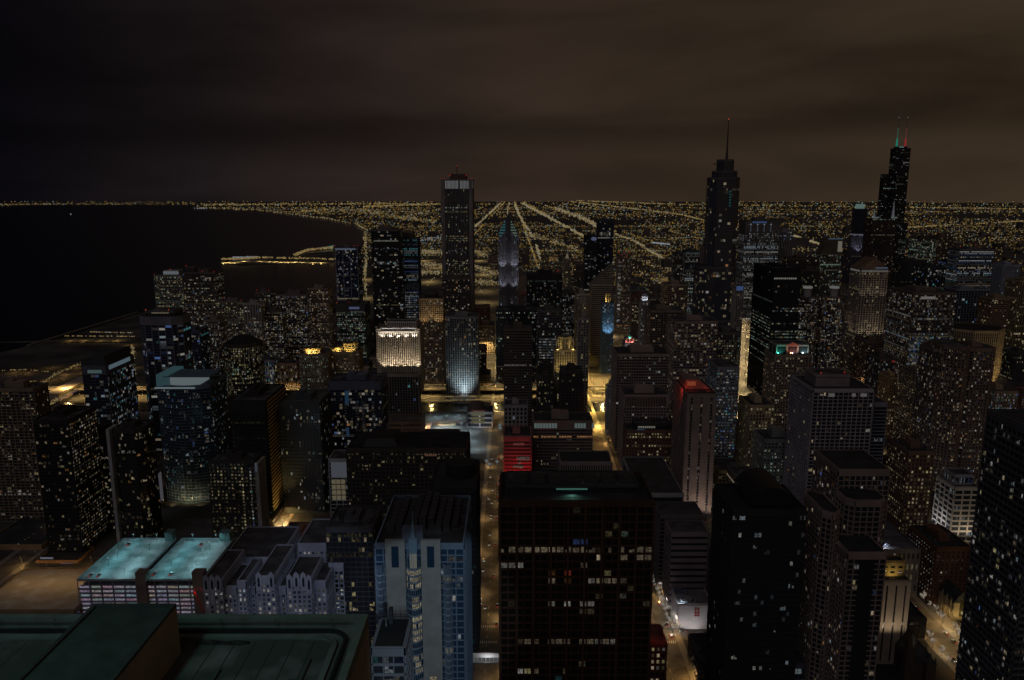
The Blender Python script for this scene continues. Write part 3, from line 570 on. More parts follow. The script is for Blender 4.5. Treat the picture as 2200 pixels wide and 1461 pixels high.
# ---- black tower cluster (nine tubes)
b = Bld('skyscraper', 'black stepped skyscraper of bundled square tubes with twin green and red antennas', at(1932, 400, 2212)[0], 2246)
WX = at(1906, 400, 2212)[0]; tb = 22.9
hts = {(0, 0): 270, (1, 0): 370, (2, 0): 205, (0, 1): 370, (1, 1): 442, (2, 1): 442, (0, 2): 205, (1, 2): 370, (2, 2): 270}
FOOT.append((WX, WX + 69, 2212, 2281, 'tubes'))
hts[(2, 0)] = 232
for (i, j), h_ in sorted(hts.items()):
    b.vol(rect(WX + i * tb, WX + (i + 1) * tb - .05, 2212 + j * tb, 2212 + (j + 1) * tb - .05), 0, h_, fl=3.9, bay=4.58, pw=.9, bh=1.6, lit=.07 if (i, j) != (2, 0) else .3, rows=.07, tone='office', wallc=(.02, .02, .022), mech=0, crown=3, glassc=(.01, .01, .012), wb=.85)
m = MB(); m.box(WX + tb * 1.3, WX + tb * 2.7, 2240, 2254, 442, 448); m.build('penthouse', plain((.03, .03, .03)), b.root)
for x, c in ((WX + tb * 1.45, (.05, .55, .38)), (WX + tb * 2.5, (.7, .07, .07))):
    m = MB(); m.tube((x, 2246, 442), (x, 2246, 470), 3.2, 2.0, 0); m.tube((x, 2246, 470), (x, 2246, 500), 1.5, 1.1, 1); m.tube((x, 2246, 500), (x, 2246, 527), .9, .5, 2); m.octa((x, 2246, 528), 1.6, 3)
    m.build('antenna', [emit(c, .26), emit(tuple(t * .5 + .1 for t in c), .18), plain((.2, .2, .2)), emit((.9, .95, 1), .15)], b.root)
b.glow([(WX + tb + 1, WX + tb + 14, 2211, 2212, 443, 446)], (.5, .9, .85), .13)
b.done()
# lit-cap octagon tower
b = T('dark ribbed tower with a glowing greenish-white cylinder crown', 1828, 1866, 548, 2360, 50, 'office_tower', False, fl=4, bay=4, pw=1, bh=1, lit=.02, wallc=(.14, .12, .14), mech=0)
cx = (b.X0 + b.X1) / 2; h1, h2, h3 = (at(1846, v, 2375)[1] for v in (505, 462, 449)); b.vol(circ(cx, 2385, 24, 8), b.H, h1, fl=4, bay=5, pw=1.2, bh=.6, lit=0, mech=0, wallc=(.2, .18, .22)); b.vol(circ(cx, 2385, 21, 8), h1, h3, fl=4, bay=5, pw=1, bh=.6, lit=0, mech=0, wallc=(.07, .06, .08)); b.done()
m = MB(); m.prism(circ(cx, 2385, 13, 14), h3, h3 + 15); m.build('lit_crown', emit((.62, .95, .88), .125), b.root)
m = MB(); m.prism(circ(cx, 2385, 23.4, 14), h1 - 1, h1 + 3.5, top=False); m.build('lit_band', emit((.72, .75, .95), .10), b.root)
for dx in (-18, -6, 16): flood((cx + dx, 2352, b.H + 1), (cx + dx, 2364, b.H + 36), 22000, (.8, .84, 1), 60)
b = T('brown stepped tower with two white-lit pinnacles, just left in front of the black tubes', 1874, 1926, 470, 2050, 44, 'office_tower', False, fl=3.9, bay=3.6, pw=1.1, bh=.9, lit=.04, rows=.04, tone='warm', wallc=(.10, .065, .055), mech=0)
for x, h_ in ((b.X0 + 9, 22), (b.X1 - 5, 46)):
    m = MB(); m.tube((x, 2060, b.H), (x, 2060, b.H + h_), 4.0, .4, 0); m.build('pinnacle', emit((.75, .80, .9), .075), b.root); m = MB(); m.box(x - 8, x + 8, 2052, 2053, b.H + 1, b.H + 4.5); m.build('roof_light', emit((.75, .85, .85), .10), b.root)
for i in range(14): b.wins.append(([(b.X0 + 3 + i * 4.2, 2049, b.H - 3), (b.X0 + 5 + i * 4.2, 2049, b.H - 3), (b.X0 + 5 + i * 4.2, 2049, b.H - 1), (b.X0 + 3 + i * 4.2, 2049, b.H - 1)], cellcol('green', 1), 1))
b.done()
# office with four crown lights
b = T('broad office tower with rows of yellow-white floors and four white crown lights', 1601, 1676, 474, 1850, 50, 'office_tower', False, fl=4, bay=3.6, pw=.6, bh=1.5, lit=.3, rows=.40, tone='white', wallc=(.14, .13, .13), crown=30, wb=.85)
for i in range(4):
    x = b.X0 + 14 + i * 16; m = MB(); m.tube((x, 1848.6, b.H - 26), (x, 1848.6, b.H - 8), .9, .5, 0); m.octa((x, 1848.4, b.H - 9), 2.2, 1); m.build('crown_light', [emit((.5, .62, .75), .09), emit((.85, .95, 1), .14)], b.root)
m = MB()
for i in range(7): x = b.X0 + 18 + i * 5; m.box(x, x + 3.6, 1848.6, 1849, b.H - 6, b.H - 2)
m.build('sign', emit((.25, .45, 1), .12), b.root); b.done()
b = T('slim white-ribbed tower with a square blue roof sign, right of the spired skyscraper', 1583, 1598, 616, 1040, 20, 'office_tower', False, fl=3.6, bay=2.6, pw=.8, bh=.4, lit=.08, tone='warm', wallc=(.42, .38, .34), mech=0)
b.glow([(b.X0 - .5, b.X1 - 1, 1039, 1039.5, b.H - 5, b.H + .8)], (.22, .38, .95), .13, 'sign'); b.done()
T('grey vertically striped tower right of the broad row-lit office tower', 1677, 1705, 496, 1910, 40, 'office_tower', fl=4, bay=3.8, pw=1.5, bh=.4, lit=.04, wallc=(.30, .27, .29), tone='cool')
b = T('glass tower with a slanted lit roof edge, left of the octagonal lit-crown tower', 1764, 1808, 545, 1600, 34, 'office_tower', False, fl=3.8, bay=3.4, pw=.6, bh=1, lit=.14, tone='green', wallc=(.17, .15, .13), mech=0)
zt = at(1800, 512, 1600)[1]; m = MB(); m.v += [(b.X0 + 1, 1600, b.H), (b.X1, 1600, b.H), (b.X1, 1600, zt), (b.X0 + 12, 1600, zt), (b.X0 + 1, 1632, b.H), (b.X1, 1632, b.H), (b.X1, 1632, zt), (b.X0 + 12, 1632, zt)]
for f in ((0, 1, 2, 3), (1, 5, 6, 2), (3, 2, 6, 7), (4, 0, 3, 7), (5, 4, 7, 6)): m.f.append(f); m.mi.append(0); m.c.append((0, 0, 0))
m.build('slanted_top', wall((.13, .11, .09)), b.root); b.glow([(b.X1 - 9, b.X1 - .5, 1599, 1599.5, b.H + 4, zt - 6)], (1, .93, .75), .11); b.glow([(b.X0 + 13, b.X1, 1599, 1599.5, zt - 2, zt)], (.45, .6, .9), .10); b.done()
for args in [
    ('brown flat-roofed tower with a rooftop slab, above the black row-lit slab', 1698, 1760, 556, 1500, 44, dict(wallc=(.12, .085, .07), lit=.05, tone='gold', snow=.06)),
    ('low dark tower with a few yellow windows left of the twin round towers', 1726, 1762, 580, 1400, 34, dict(wallc=(.10, .08, .06), lit=.12, tone='gold')),
    ('dark tower with pale green dotted windows, right of the black tube skyscraper', 1972, 2014, 512, 1900, 40, dict(wallc=(.10, .09, .08), lit=.35, tone='green', rows=.1)),
    ('brown tower with lit ribs right of the green-dotted one', 2016, 2048, 508, 1940, 40, dict(wallc=(.20, .13, .08), lit=.15, tone='gold', bh=.4)),
    ('dark teal-streaked glass tower below the green-dotted tower', 1986, 2032, 574, 1600, 40, dict(wallc=(.05, .06, .07), lit=.12, tone='cool', pw=.3, bh=.5)),
    ('near-black plain tower directly right of the black tubes', 1938, 1984, 560, 1700, 40, dict(wallc=(.06, .055, .055), lit=.02, tone='warm')),
    ('dark narrow tower with small white windows left of the white-striped office', 2034, 2056, 562, 1760, 36, dict(wallc=(.08, .08, .08), lit=.28, tone='cool', rows=.15)),
    ('smooth grey-blue floodlit tower near the right edge', 2156, 2192, 570, 1620, 36, dict(wallc=(.34, .36, .42), lit=.01, tone='cool', bay=3, pw=1.6, bh=.1)),
    ('orange-banded apartment block below the smooth grey tower', 2132, 2186, 642, 1400, 40, dict(wallc=(.40, .26, .14), lit=.08, tone='warm', pw=.3, bh=1.3)),
    ('gold-ribbed tower cut off by the right edge, far', 2192, 2240, 604, 1380, 40, dict(wallc=(.45, .34, .16), lit=.1, tone='gold', bh=.4)),
    ('dark blue tower with a pale steel lattice front', 2056, 2126, 622, 1500, 44, dict(wallc=(.26, .28, .34), lit=.04, tone='cool', bay=6, pw=.8, bh=.5, fl=5)),
]:
    T(args[0], *args[1:6], 'office_tower', **args[6])
b = T('office tower of dense bright white floor stripes under a dark roof with red lights', 2062, 2136, 536, 1700, 44, 'office_tower', False, fl=4, bay=3.6, pw=.3, bh=1.5, lit=.35, rows=.6, tone='cool', wallc=(.16, .14, .13), crown=4, wb=.9)
b.beacon(b.X0 + 2, 1702, b.H + 5, k=.8); b.beacon(b.X0 + 36, 1702, b.H + 8, k=.8); b.done()
# black slab
b = T('black slab skyscraper with pale dashed office floors on two faces', 1664, 1722, 578, 1133, 96, 'office_tower', False, fl=3.9, bay=3.0, pw=.35, bh=1.5, lit=.012, rows=.02, side=.015, tone='office', wallc=(.018, .018, .02), mech=1, crown=5, wb=.85)
for z_ in (83, 95, 99, 104, 109, 114, 119, 128, 137, 60, 64):
    zz = b.H - z_
    for i in range(18):
        if R.random() < .85: x = b.X0 + 1 + i * 2.95; b.wins.append(([(x, 1132.5, zz), (x + 2.5, 1132.5, zz), (x + 2.5, 1132.5, zz + 1.9), (x, 1132.5, zz + 1.9)], cellcol('green' if z_ > 90 else 'mixed', .9), 1))
for z_ in (76, 81, 86, 91, 96, 104, 109, 117, 121, 134, 146):
    zz = b.H - z_
    for i in range(30):
        if R.random() < .6: y = 1135 + i * 3; b.wins.append(([(b.X0 - .5, y + 2.5, zz), (b.X0 - .5, y, zz), (b.X0 - .5, y, zz + 1.9), (b.X0 - .5, y + 2.5, zz + 1.9)], cellcol('green', .9), 1))
b.done()
# twin round towers
for u, lab in ((1745, 'left one of the twin round balconied towers with a white-lit core top'), (1803, 'right one of the twin round balconied towers with a white-lit core top')):
    cx, H = at(u, 640, 1215); cy = 1236
    b = Bld('apartment_tower', lab, cx, cy, group='twin round balconied towers'); FOOT.append((cx - 20, cx + 20, cy - 20, cy + 20, 'round'))
    b.vol(circ(cx, cy, 17, 16), 0, H, fl=2.9, bay=3.4, pw=.4, bh=.5, balc=1.6, lit=.32, rows=.0, tone='res', wallc=(.22, .18, .15), mech=0, crown=2)
    b.vol(circ(cx, cy, 6, 10), H, H + 13, lit=0, mech=0, pw=0, bh=0, wallc=(.45, .42, .38), crown=1); m = MB(); m.prism(circ(cx, cy, 7.4, 12), H + 13.1, H + 16); m.build('lit_top', emit((.95, .96, .9), .11), b.root); b.done()
# classical tower with pediment
b = T('classical tower of golden-lit stone frames under a pediment roof', 1850, 1908, 578, 1330, 40, 'office_tower', False, fl=4, bay=4.6, pw=.8, bh=.8, lit=.10, rows=.05, side=.12, tone='gold', wallc=(.34, .29, .25), mech=0, out=.8)
zt = at(1880, 566, 1330)[1] + 10; cx = (b.X0 + b.X1) / 2; m = MB(); n0 = len(m.v)
m.v += [(b.X0 - 1, 1329, b.H + .5), (b.X1 + 1, 1329, b.H + .5), (cx, 1329, zt), (b.X0 - 1, 1371, b.H + .5), (b.X1 + 1, 1371, b.H + .5), (cx, 1371, zt)]
for f in ((0, 1, 2), (4, 3, 5), (1, 4, 5, 2), (3, 0, 2, 5)): m.f.append(f); m.mi.append(0); m.c.append((0, 0, 0))
m.build('pediment', wall((.20, .13, .09)), b.root)
m = MB()
for i in range(17): x = b.X0 + 1 + i * 2.75; m.box(x, x + 1.9, 1328.4, 1328.8, b.H - 5, b.H - 2.2)
for i in range(10): y = 1332 + i * 3.8; m.box(b.X0 - 1.6, b.X0 - 1.1, y, y + 2.4, b.H - 5, b.H - 2.2)
m.build('cornice_lights', emit((.95, .93, .9), .09), b.root)
m = MB()
for i in range(7): x = b.X1 - 22 + i * 3; m.box(x, x + 2, 1328.3, 1328.7, b.H + .8, b.H + 3.2)
m.build('sign', emit((.45, .62, .95), .12), b.root); b.done()
for i in range(3):
    x = b.X0 + 6 + i * 17; flood((x, 1316, b.H - 60), (x, 1330, b.H - 18), 9000, (1, .82, .6), 60); flood((x, 1314, 60), (x, 1330, 96), 14000, (1, .82, .55), 70)
flood((b.X0 - 14, 1345, 60), (b.X0, 1348, 110), 9000, (1, .8, .55), 70)
# glass office with colourful lit rows
b = T('wide glass office with rows of mixed coloured lights and one bright ceiling panel', 1962, 2056, 630, 1150, 74, 'office_tower', False, fl=3.9, bay=3.4, pw=.25, bh=1.1, lit=.25, rows=.22, side=.2, tone='mixed', wallc=(.20, .15, .12), wb=.75, crown=3)
b.glow([(b.X0 + 12, b.X0 + 34, 1149, 1149.5, b.H - 9, b.H - 5)], (1, .92, .85), .11)
for j in range(12):
    for i in range(20):
        if R.random() < .7: x = b.X0 + 2 + i * 3.3; z = b.H - 70 - j * 3.9; b.wins.append(([(x, 1149.4, z), (x + 2.9, 1149.4, z), (x + 2.9, 1149.4, z + 2.5), (x, 1149.4, z + 2.5)], cellcol('blue' if R.random() < .6 else 'cool', .75), 1))
b.done()
# golden octagon block
b = T('beige vertically ribbed block with a flat black octagonal roof, golden light at its foot', 2056, 2181, 712, 1180, 80, 'office_block', False, 'ch', 26, fl=5, bay=3.4, pw=1.4, bh=.3, lit=.05, tone='gold', wallc=(.45, .34, .20), mech=0, roofc=(.012, .012, .012), snow=.02, out=.8, crown=3); b.done()
for i in range(5): flood((b.X0 + 40 + i * 14, 1160, 4), (b.X0 + 40 + i * 14, 1182, 50), 17000, (1, .76, .34), 80)
# tan tower with red and green crown
b = T('tan grid tower whose crown is lit red, green and white', 1664, 1744, 764, 905, 36, 'apartment_tower', False, fl=3.1, bay=3.6, pw=1.0, bh=.9, lit=.14, tone='warm', wallc=(.33, .26, .19), mech=0)
h = at(1704, 742, 905)[1]; b.vol(rect(b.X0 + 3, b.X1 - 3, 909, 934), b.H, h, fl=10, bay=12, pw=2, bh=0, lit=0, mech=0, wallc=(.35, .33, .31), crown=2); b.done()
m = MB(); xm = (b.X0 + b.X1) / 2; m.face([(xm - 8, 907.5, h - 1), (xm + 8, 907.5, h - 1), (xm, 907.5, h + 3.5)]); m.build('roof_gable', plain((.4, .2, .15)), b.root)
for x, c, p_ in ((b.X0 + 7, (.1, 1, .6), 3600), (xm, (1, .22, .12), 5200), (b.X1 - 8, (.7, 1, .9), 3600), (xm + 2, (1, .75, .6), 1600)): flood((x, 904.5, b.H + 1.5), (x, 909, b.H + 7), p_, c, 120, .5)
# small red and green topped tower
b = T('small stepped tower lit red with a green dome tip', 1342, 1365, 738, 980, 20, 'office_tower', False, fl=3.5, bay=3, pw=.9, lit=.15, tone='white', wallc=(.38, .32, .3), mech=0)
cx = (b.X0 + b.X1) / 2; b.vol(rect(cx - 5, cx + 5, 984, 994), b.H, b.H + 6, lit=0, mech=0, wallc=(.6, .5, .5), crown=1); m = MB(); m.ball((cx, 989, b.H + 6.2), 3.4, 0, 12, 5, 0.); m.tube((cx, 989, b.H + 9), (cx, 989, b.H + 24), .4, .1, 1); m.build('dome', [plain((.2, .6, .45)), plain((.6, .6, .6))], b.root); b.done()
flood((cx - 4, 981, b.H + .6), (cx, 986, b.H + 4), 2500, (1, .25, .18), 120); flood((cx + 4, 981, b.H + .6), (cx, 986, b.H + 4), 2500, (1, .25, .18), 120); flood((cx, 983, b.H + 6.6), (cx, 987, b.H + 8), 700, (.2, 1, .7), 120); flood((cx, 970, b.H - 18), (cx, 981, b.H - 4), 9000, (.9, .9, 1), 80)
# ---- mid distance, centre right
b = T('tan grid-fronted hotel tower with a flat dark roof and a block on top', 1450, 1542, 692, 880, 44, 'hotel', False, fl=3.2, bay=3.8, pw=.7, bh=1.0, lit=.22, tone='warm', wallc=(.32, .25, .22), wb=.9); b.done()
T('dark dotted slab between the grid hotel and the mirrored skyscraper', 1544, 1590, 716, 930, 40, 'hotel', fl=3.1, bay=3.2, pw=.8, bh=1.0, lit=.35, tone='yg', wallc=(.13, .12, .11), wb=.7)
b = T('low parking block with glowing blue-white louvred floors', 1541, 1588, 790, 800, 40, 'parking_block', False, fl=3.2, bay=3.4, pw=.6, bh=1.5, lit=.85, side=.3, tone='cool', wallc=(.25, .25, .28), wb=.75, mech=0); b.near = False; b.done()
b = T('beige office tower of deep square window grids beside the avenue, with a dark penthouse', 1326, 1441, 762, 905, 46, 'office_tower', False, fl=3.6, bay=2.9, pw=.5, bh=1.2, lit=.02, rows=.05, side=.03, tone='white', wallc=(.36, .29, .24), snow=.05, ph=6)
for i in range(22):
    if R.random() < .4: x = b.X0 + 1.5 + i * 2.6; b.wins.append(([(x, 904.8, b.H - 6), (x + 1.6, 904.8, b.H - 6), (x + 1.6, 904.8, b.H - 4), (x, 904.8, b.H - 4)], cellcol('white', 1), 1))
b.done()
b = T('tan block with tall dark louvres under its roof, in front of the square-grid tower', 1341, 1438, 850, 832, 40, 'office_tower', False, fl=3.4, bay=3.0, pw=.8, bh=1.3, lit=.07, rows=.02, side=.05, tone='white', wallc=(.34, .28, .24), crown=1)
m = MB()
for i in range(26): x = b.X0 + 1.5 + i * 1.8; m.box(x, x + .9, 831.2, 831.6, b.H - 12, b.H - 1.5)
m.build('louvre', plain((.012, .012, .012)), b.root); m = MB(); m.box(b.X0 + .2, b.X1 - .2, 831.45, 831.9, b.H - 12.5, b.H - 1.1); m.build('upper_panel', wall((.34, .28, .24)), b.root); b.done()
b = T('brick block full of warm lit windows with a lit row on its dark attic', 1346, 1447, 926, 803, 22, 'apartment_block', False, fl=3.3, bay=3.1, pw=1.3, bh=1.3, lit=.33, tone='gold', wallc=(.19, .11, .08), side=.1)
b.vol(rect(b.X0 + 9, b.X1 - 3, 806, 823), b.H, b.H + 7, lit=0, mech=0, wallc=(.05, .05, .05)); b.glow([(b.X0 + 13 + i * 2.4, b.X0 + 14.8 + i * 2.4, 805.2, 805.6, b.H + 2.6, b.H + 4.8) for i in range(8)], (1, .95, .75), .11, 'lit_strip'); b.glow([(b.X0 + 12, b.X0 + 20, 805.2, 805.6, b.H + .4, b.H + 1.0)], (.3, .6, 1), .11, 'lit_strip'); b.done()
T('very slim white stone tower on the right kerb of the blazing avenue', 1306, 1321, 834, 962, 20, 'office_tower', fl=3.4, bay=2.0, pw=.8, bh=1.3, lit=.05, tone='white', wallc=(.52, .50, .50), ph=8)
b = T('blank concrete hotel tower with narrow slit windows and a red-glowing roof', 1476, 1540, 848, 700, 58, 'hotel', False, fl=3.1, bay=9.3, pw=7.4, bh=.5, lit=.14, side=.2, tone='warm', wallc=(.27, .21, .19), mech=0, snow=.03, crown=3, wb=.8)
h = b.H; m = MB(); m.box(b.X0 + 3, b.X1 - 12, 722, 752, h, h + 9); m.face([(b.X1 - 12, 722, h + 9), (b.X1 - 1, 722, h), (b.X1 - 1, 752, h), (b.X1 - 12, 752, h + 9)]); m.face([(b.X1 - 12, 722, h), (b.X1 - 1, 722, h), (b.X1 - 12, 722, h + 9)]); m.face([(b.X1 - 12, 752, h), (b.X1 - 12, 752, h + 9), (b.X1 - 1, 752, h)]); m.build('roof_house', wall((.26, .17, .15)), b.root)
m = MB(); m.box(b.X0 + 5, b.X0 + 13, 721, 721.6, h + 3.4, h + 7.4); m.build('red_sign', emit((1, .22, .10), .17), b.root); b.done()
flood((b.X0 + 4, 705, h + 8), (b.X0 + 8, 723, h + 3), 3000, (1, .07, .03), 100, .8); flood((b.X0 - 7, 712, h + 3), (b.X0 + 1, 728, h - 6), 4200, (1, .07, .03), 80, .8); flood((b.X1 - 6, 712, h + 1.0), (b.X1 - 3, 716, h), 700, (1, .1, .05), 120, .6)
for q in (0, .5, 1): flood((b.X0 + (b.X1 - b.X0) * q, 684, 1), (b.X0 + (b.X1 - b.X0) * q, 700, 40), 9000, (1, .80, .66), 90)
# ---- mid distance, left
b = T('blue-black glass tower with a bright panel and a lit slanting roof screen', 176, 228, 788, 800, 60, 'apartment_tower', False, fl=3.2, bay=4, pw=.2, bh=.5, lit=.14, side=.22, tone='cool', wallc=(.12, .13, .17), glassc=(.010, .014, .025), crown=9, mech=0, wb=.85)
m = MB(); h = b.H; m.v += [(b.X0 - 1, 800.5, h), (b.X1 - 1, 800.5, h), (b.X1 - 1, 800.5, h + 12), (b.X0 - 1, 800.5, h + 8), (b.X0 - 1, 856, h), (b.X1 - 1, 856, h), (b.X1 - 1, 856, h + 12), (b.X0 - 1, 856, h + 8)]
for f in ((0, 1, 2, 3), (1, 5, 6, 2), (3, 2, 6, 7), (4, 0, 3, 7)): m.f.append(f); m.mi.append(0); m.c.append((0, 0, 0))
m.build('roof_screen', wall((.05, .055, .065)), b.root); b.glow([(b.X0 + 6, b.X0 + 21, 799, 799.5, h - 7, h - 3.4)], (.50, .78, .78), .085); b.glow([(b.X1 + .7, b.X1 + 1.1, 804, 850, h - 4, h + .5)], (.55, .82, .95), .11); b.done()
b = T('curved blue-green glass tower crowned with a glowing white drum', 330, 443, 832, 745, 50, 'apartment_tower', False, 'bow', 9, fl=3.2, bay=3.6, pw=.15, bh=.5, out=.5, lit=.14, tone='cool', wallc=(.15, .20, .25), glassc=(.012, .022, .035), crown=3, mech=0, wb=.85)
cx = (b.X0 + b.X1) / 2; h = b.H
m = MB(); m.prism([(cx - 14 + 32 * i / 8 - 2, 752 + 4 * (i / 4 - 1) ** 2) for i in range(9)] + [(cx + 16, 780), (cx - 16, 780)], h, h + 9); m.build('crown_drum', emit((.70, .86, .92), .13), b.root)
b.glow([(cx - 22, cx + 18, 737.6, 738.2, h + .3, h + 1.8)], (.72, .90, 1), .15); m = MB(); m.prism([(cx - 25, 748), (cx - 14, 750), (cx - 14, 790), (cx - 25, 790)], h, h + 12, scale=.96); m.build('crown_wing', emit((.22, .48, .55), .09), b.root)
m = MB(); m.box(cx - 18, cx + 28, 749, 783, h + 9.2, h + 10); m.build('roof_slab', wall((.12, .2, .28)), b.root); b.done()
flood((cx, 735, 2), (cx, 748, 14), 5000, (1, .72, .3), 140)
for s in (-15, 12): flood((cx + s, 735, 2), (cx + s, 748, 10), 3500, (1, .74, .35), 140)
b = T('dark slab with golden horizontal strips down its right flank', 493, 570, 862, 690, 62, 'office_tower', False, fl=3.7, bay=2.4, pw=.25, bh=1.5, lit=.0, rows=.16, side=.0, tone='green', wallc=(.035, .03, .028), crown=12, wb=.22, mech=1)
m = MB()
for j in range(30): m.box(b.X1 + .5, b.X1 + .8, 692, 750, 14 + j * 3.72, 15.3 + j * 3.72)
m.build('spandrel', wall((.55, .40, .18)), b.root); b.done()
for i in range(3): flood((b.X1 + 15, 700 + i * 22, 1), (b.X1, 702 + i * 22, 62), 26000, (1, .66, .22), 80)
T('brown block in shadow between the curved glass tower and the gold-striped slab', 446, 492, 872, 850, 40, 'apartment_block', fl=3.2, bay=3.4, pw=1.2, bh=1.2, lit=.1, tone='warm', wallc=(.13, .08, .06))
T('mirrored glass office catching scattered reflections, right of the gold-striped slab', 598, 686, 866, 720, 46, 'office_tower', fl=3.6, bay=3.4, pw=.12, bh=.4, lit=.07, rows=.03, tone='mixed', wallc=(.07, .09, .10), glassc=(.05, .06, .07), roofc=(.08, .08, .07))
b = T('blue-black residential tower with white balcony ends and a plain dark cap', 706, 818, 822, 800, 40, 'apartment_tower', False, fl=3.1, bay=3.6, pw=.2, bh=.4, lit=.14, tone='res', wallc=(.12, .14, .19), glassc=(.008, .012, .025), crown=8, wb=.9)
m = MB()
for j in range(28):
    for q in (.28, .5, .62, .82): x = b.X0 + (b.X1 - b.X0) * q; m.box(x, x + 3, 798.2, 799.5, 8 + j * 3.15, 8.35 + j * 3.15)
m.build('balcony_slabs', wall((.45, .46, .5)), b.root); b.glow([(b.X0 + 17, b.X0 + 21, 799.1, 799.4, b.H - 24, b.H - 9), (b.X0 + 17, b.X0 + 20, 799.1, 799.4, b.H - 60, b.H - 50)], (.10, .26, .5), .09, 'blue_panel'); b.done()
b = T('dark slab with small yellow windows and two bright stair columns', 446, 547, 990, 640, 20, 'apartment_block', False, fl=3.1, bay=3.2, pw=1.2, bh=1.2, lit=.33, tone='gold', wallc=(.05, .045, .04), wb=.85)
for j in range(22):
    for q in (.70, .88): x = b.X0 + (b.X1 - b.X0) * q; z = b.H - 8 - j * 3.1; b.wins.append(([(x, 639.5, z), (x + 1.3, 639.5, z), (x + 1.3, 639.5, z + 1.8), (x, 639.5, z + 1.8)], cellcol('gold' if q < .8 else 'cool', 1.1), -1))
m = MB(); m.box(b.X1 + .3, b.X1 + 3.6, 638, 658, 0, b.H - 2); m.build('end_wall', wall((.34, .33, .33)), b.root); b.glow([(b.X1 + 1, b.X1 + 2.4, 637.2, 637.8, b.H - 9, b.H - 1)], (.45, .52, .68), .09); b.done()
b = T('black tower with an upright pale concrete edge fin', 236, 300, 926, 650, 30, 'apartment_tower', False, 'ch', 5, fl=3.1, bay=3.6, pw=.2, bh=.5, lit=.12, rows=.06, tone='warm', wallc=(.05, .045, .04), wb=.9)
m = MB(); m.box(b.X0 - 2.6, b.X0 + .2, 648, 662, 0, b.H + 2); m.build('edge_fin', wall((.42, .42, .44)), b.root); b.done()
T('wide black slab with clusters of warm windows, left of the pale-finned tower', 150, 231, 940, 676, 34, 'apartment_tower', fl=3.1, bay=3.6, pw=.3, bh=.6, lit=.16, rows=.05, tone='warm', wallc=(.04, .035, .03), wb=.9)
T('black tower with slanting lit balconies, right of the left-edge grid tower', 72, 146, 905, 632, 44, 'apartment_tower', fl=3.1, bay=3.6, pw=.2, bh=.6, balc=.8, lit=.10, side=.4, tone='warm', wallc=(.035, .03, .03), wb=.8)
T('beige grid apartment tower cut by the left edge', -34, 72, 836, 700, 22, 'apartment_tower', fl=3.0, bay=4.6, pw=.8, bh=.7, lit=.12, tone='warm', wallc=(.28, .22, .16), wb=.85)
# ---- centre
b = T('long dark block with a rounded roof hump and scattered warm windows', 744, 1002, 966, 585, 44, 'apartment_block', False, fl=3.3, bay=3.4, pw=1.0, bh=1.3, lit=.12, rows=.02, tone='gold', wallc=(.075, .06, .05), wb=.85, roofc=(.012, .012, .012), snow=.03, mech=0)
m = MB(); m.prism(rect(b.X0 + 12, b.X0 + 40, 592, 622), b.H, b.H + 6, scale=.8); m.build('roof_hump', plain((.02, .018, .018)), b.root)
b.glow([(b.X1 - 33 + i * 1.6, b.X1 - 32.1 + i * 1.6, 584.1, 584.5, b.H - 5.2, b.H - 3.6) for i in range(6)], (1, .45, .3), .09, 'sign'); b.done()
b = T('dark tower with a round drum on its roof, beside the narrow lit street', 925, 1022, 1052, 470, 54, 'office_tower', False, fl=3.6, bay=3.6, pw=.6, bh=1.2, lit=.02, side=.3, tone='cool', wallc=(.035, .033, .035), wb=.6, mech=0, snow=.04)
m = MB(); m.prism(circ((b.X0 + b.X1) / 2 + 3, 498, 10, 24), b.H, b.H + 9); m.build('roof_drum', plain((.02, .02, .022)), b.root); b.done()
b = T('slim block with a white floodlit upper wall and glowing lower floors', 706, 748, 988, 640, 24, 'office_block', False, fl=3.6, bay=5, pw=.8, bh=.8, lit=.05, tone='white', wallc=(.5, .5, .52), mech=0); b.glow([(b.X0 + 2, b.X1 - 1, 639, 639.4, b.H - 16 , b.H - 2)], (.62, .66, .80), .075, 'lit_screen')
b.glow([(b.X0 + 2 + i * 4.2, b.X0 + 5.4 + i * 4.2, 639, 639.4, b.H - 37 + j * 5, b.H - 33 + j * 5) for i in range(3) for j in range(4)], (1, .86, .55), .085, 'lit_bay'); b.done()
T('dark glass-grid office in front of the long dark block, left of the pale-blue tower', 700, 800, 1136, 470, 34, 'office_block', fl=3.6, bay=3.6, pw=.25, bh=.4, lit=.10, rows=.04, tone='gold', wallc=(.09, .09, .10), snow=.10)
T('pale framed block with dark upright windows beside the red-lit building', 1083, 1133, 872, 900, 30, 'office_block', fl=5.5, bay=5, pw=2, bh=1.6, lit=.04, tone='white', wallc=(.36, .34, .34))
b = T('wide brown office of fine horizontal bands with a white-lit attic', 1146, 1273, 906, 790, 34, 'office_block', False, fl=3.4, bay=2.8, pw=.35, bh=1.5, lit=.035, tone='warm', wallc=(.26, .20, .17), snow=.04, crown=9)
b.glow([(b.X0 + 1 + i * 3.1, b.X0 + 3.6 + i * 3.1, 789.2, 789.6, b.H - 7, b.H - 1.6) for i in list(range(8)) + [14, 15, 16, 17, 20]], (.66, .85, .84), .10, 'attic_light'); b.done()
b = T('dark flat-roofed block ringed with close pale fins, behind the big dark foreground tower', 1204, 1315, 994, 650, 30, 'office_block', fl=30, bay=2.1, pw=1.0, bh=.6, lit=0, wallc=(.26, .22, .21), snow=.03, mech=0)
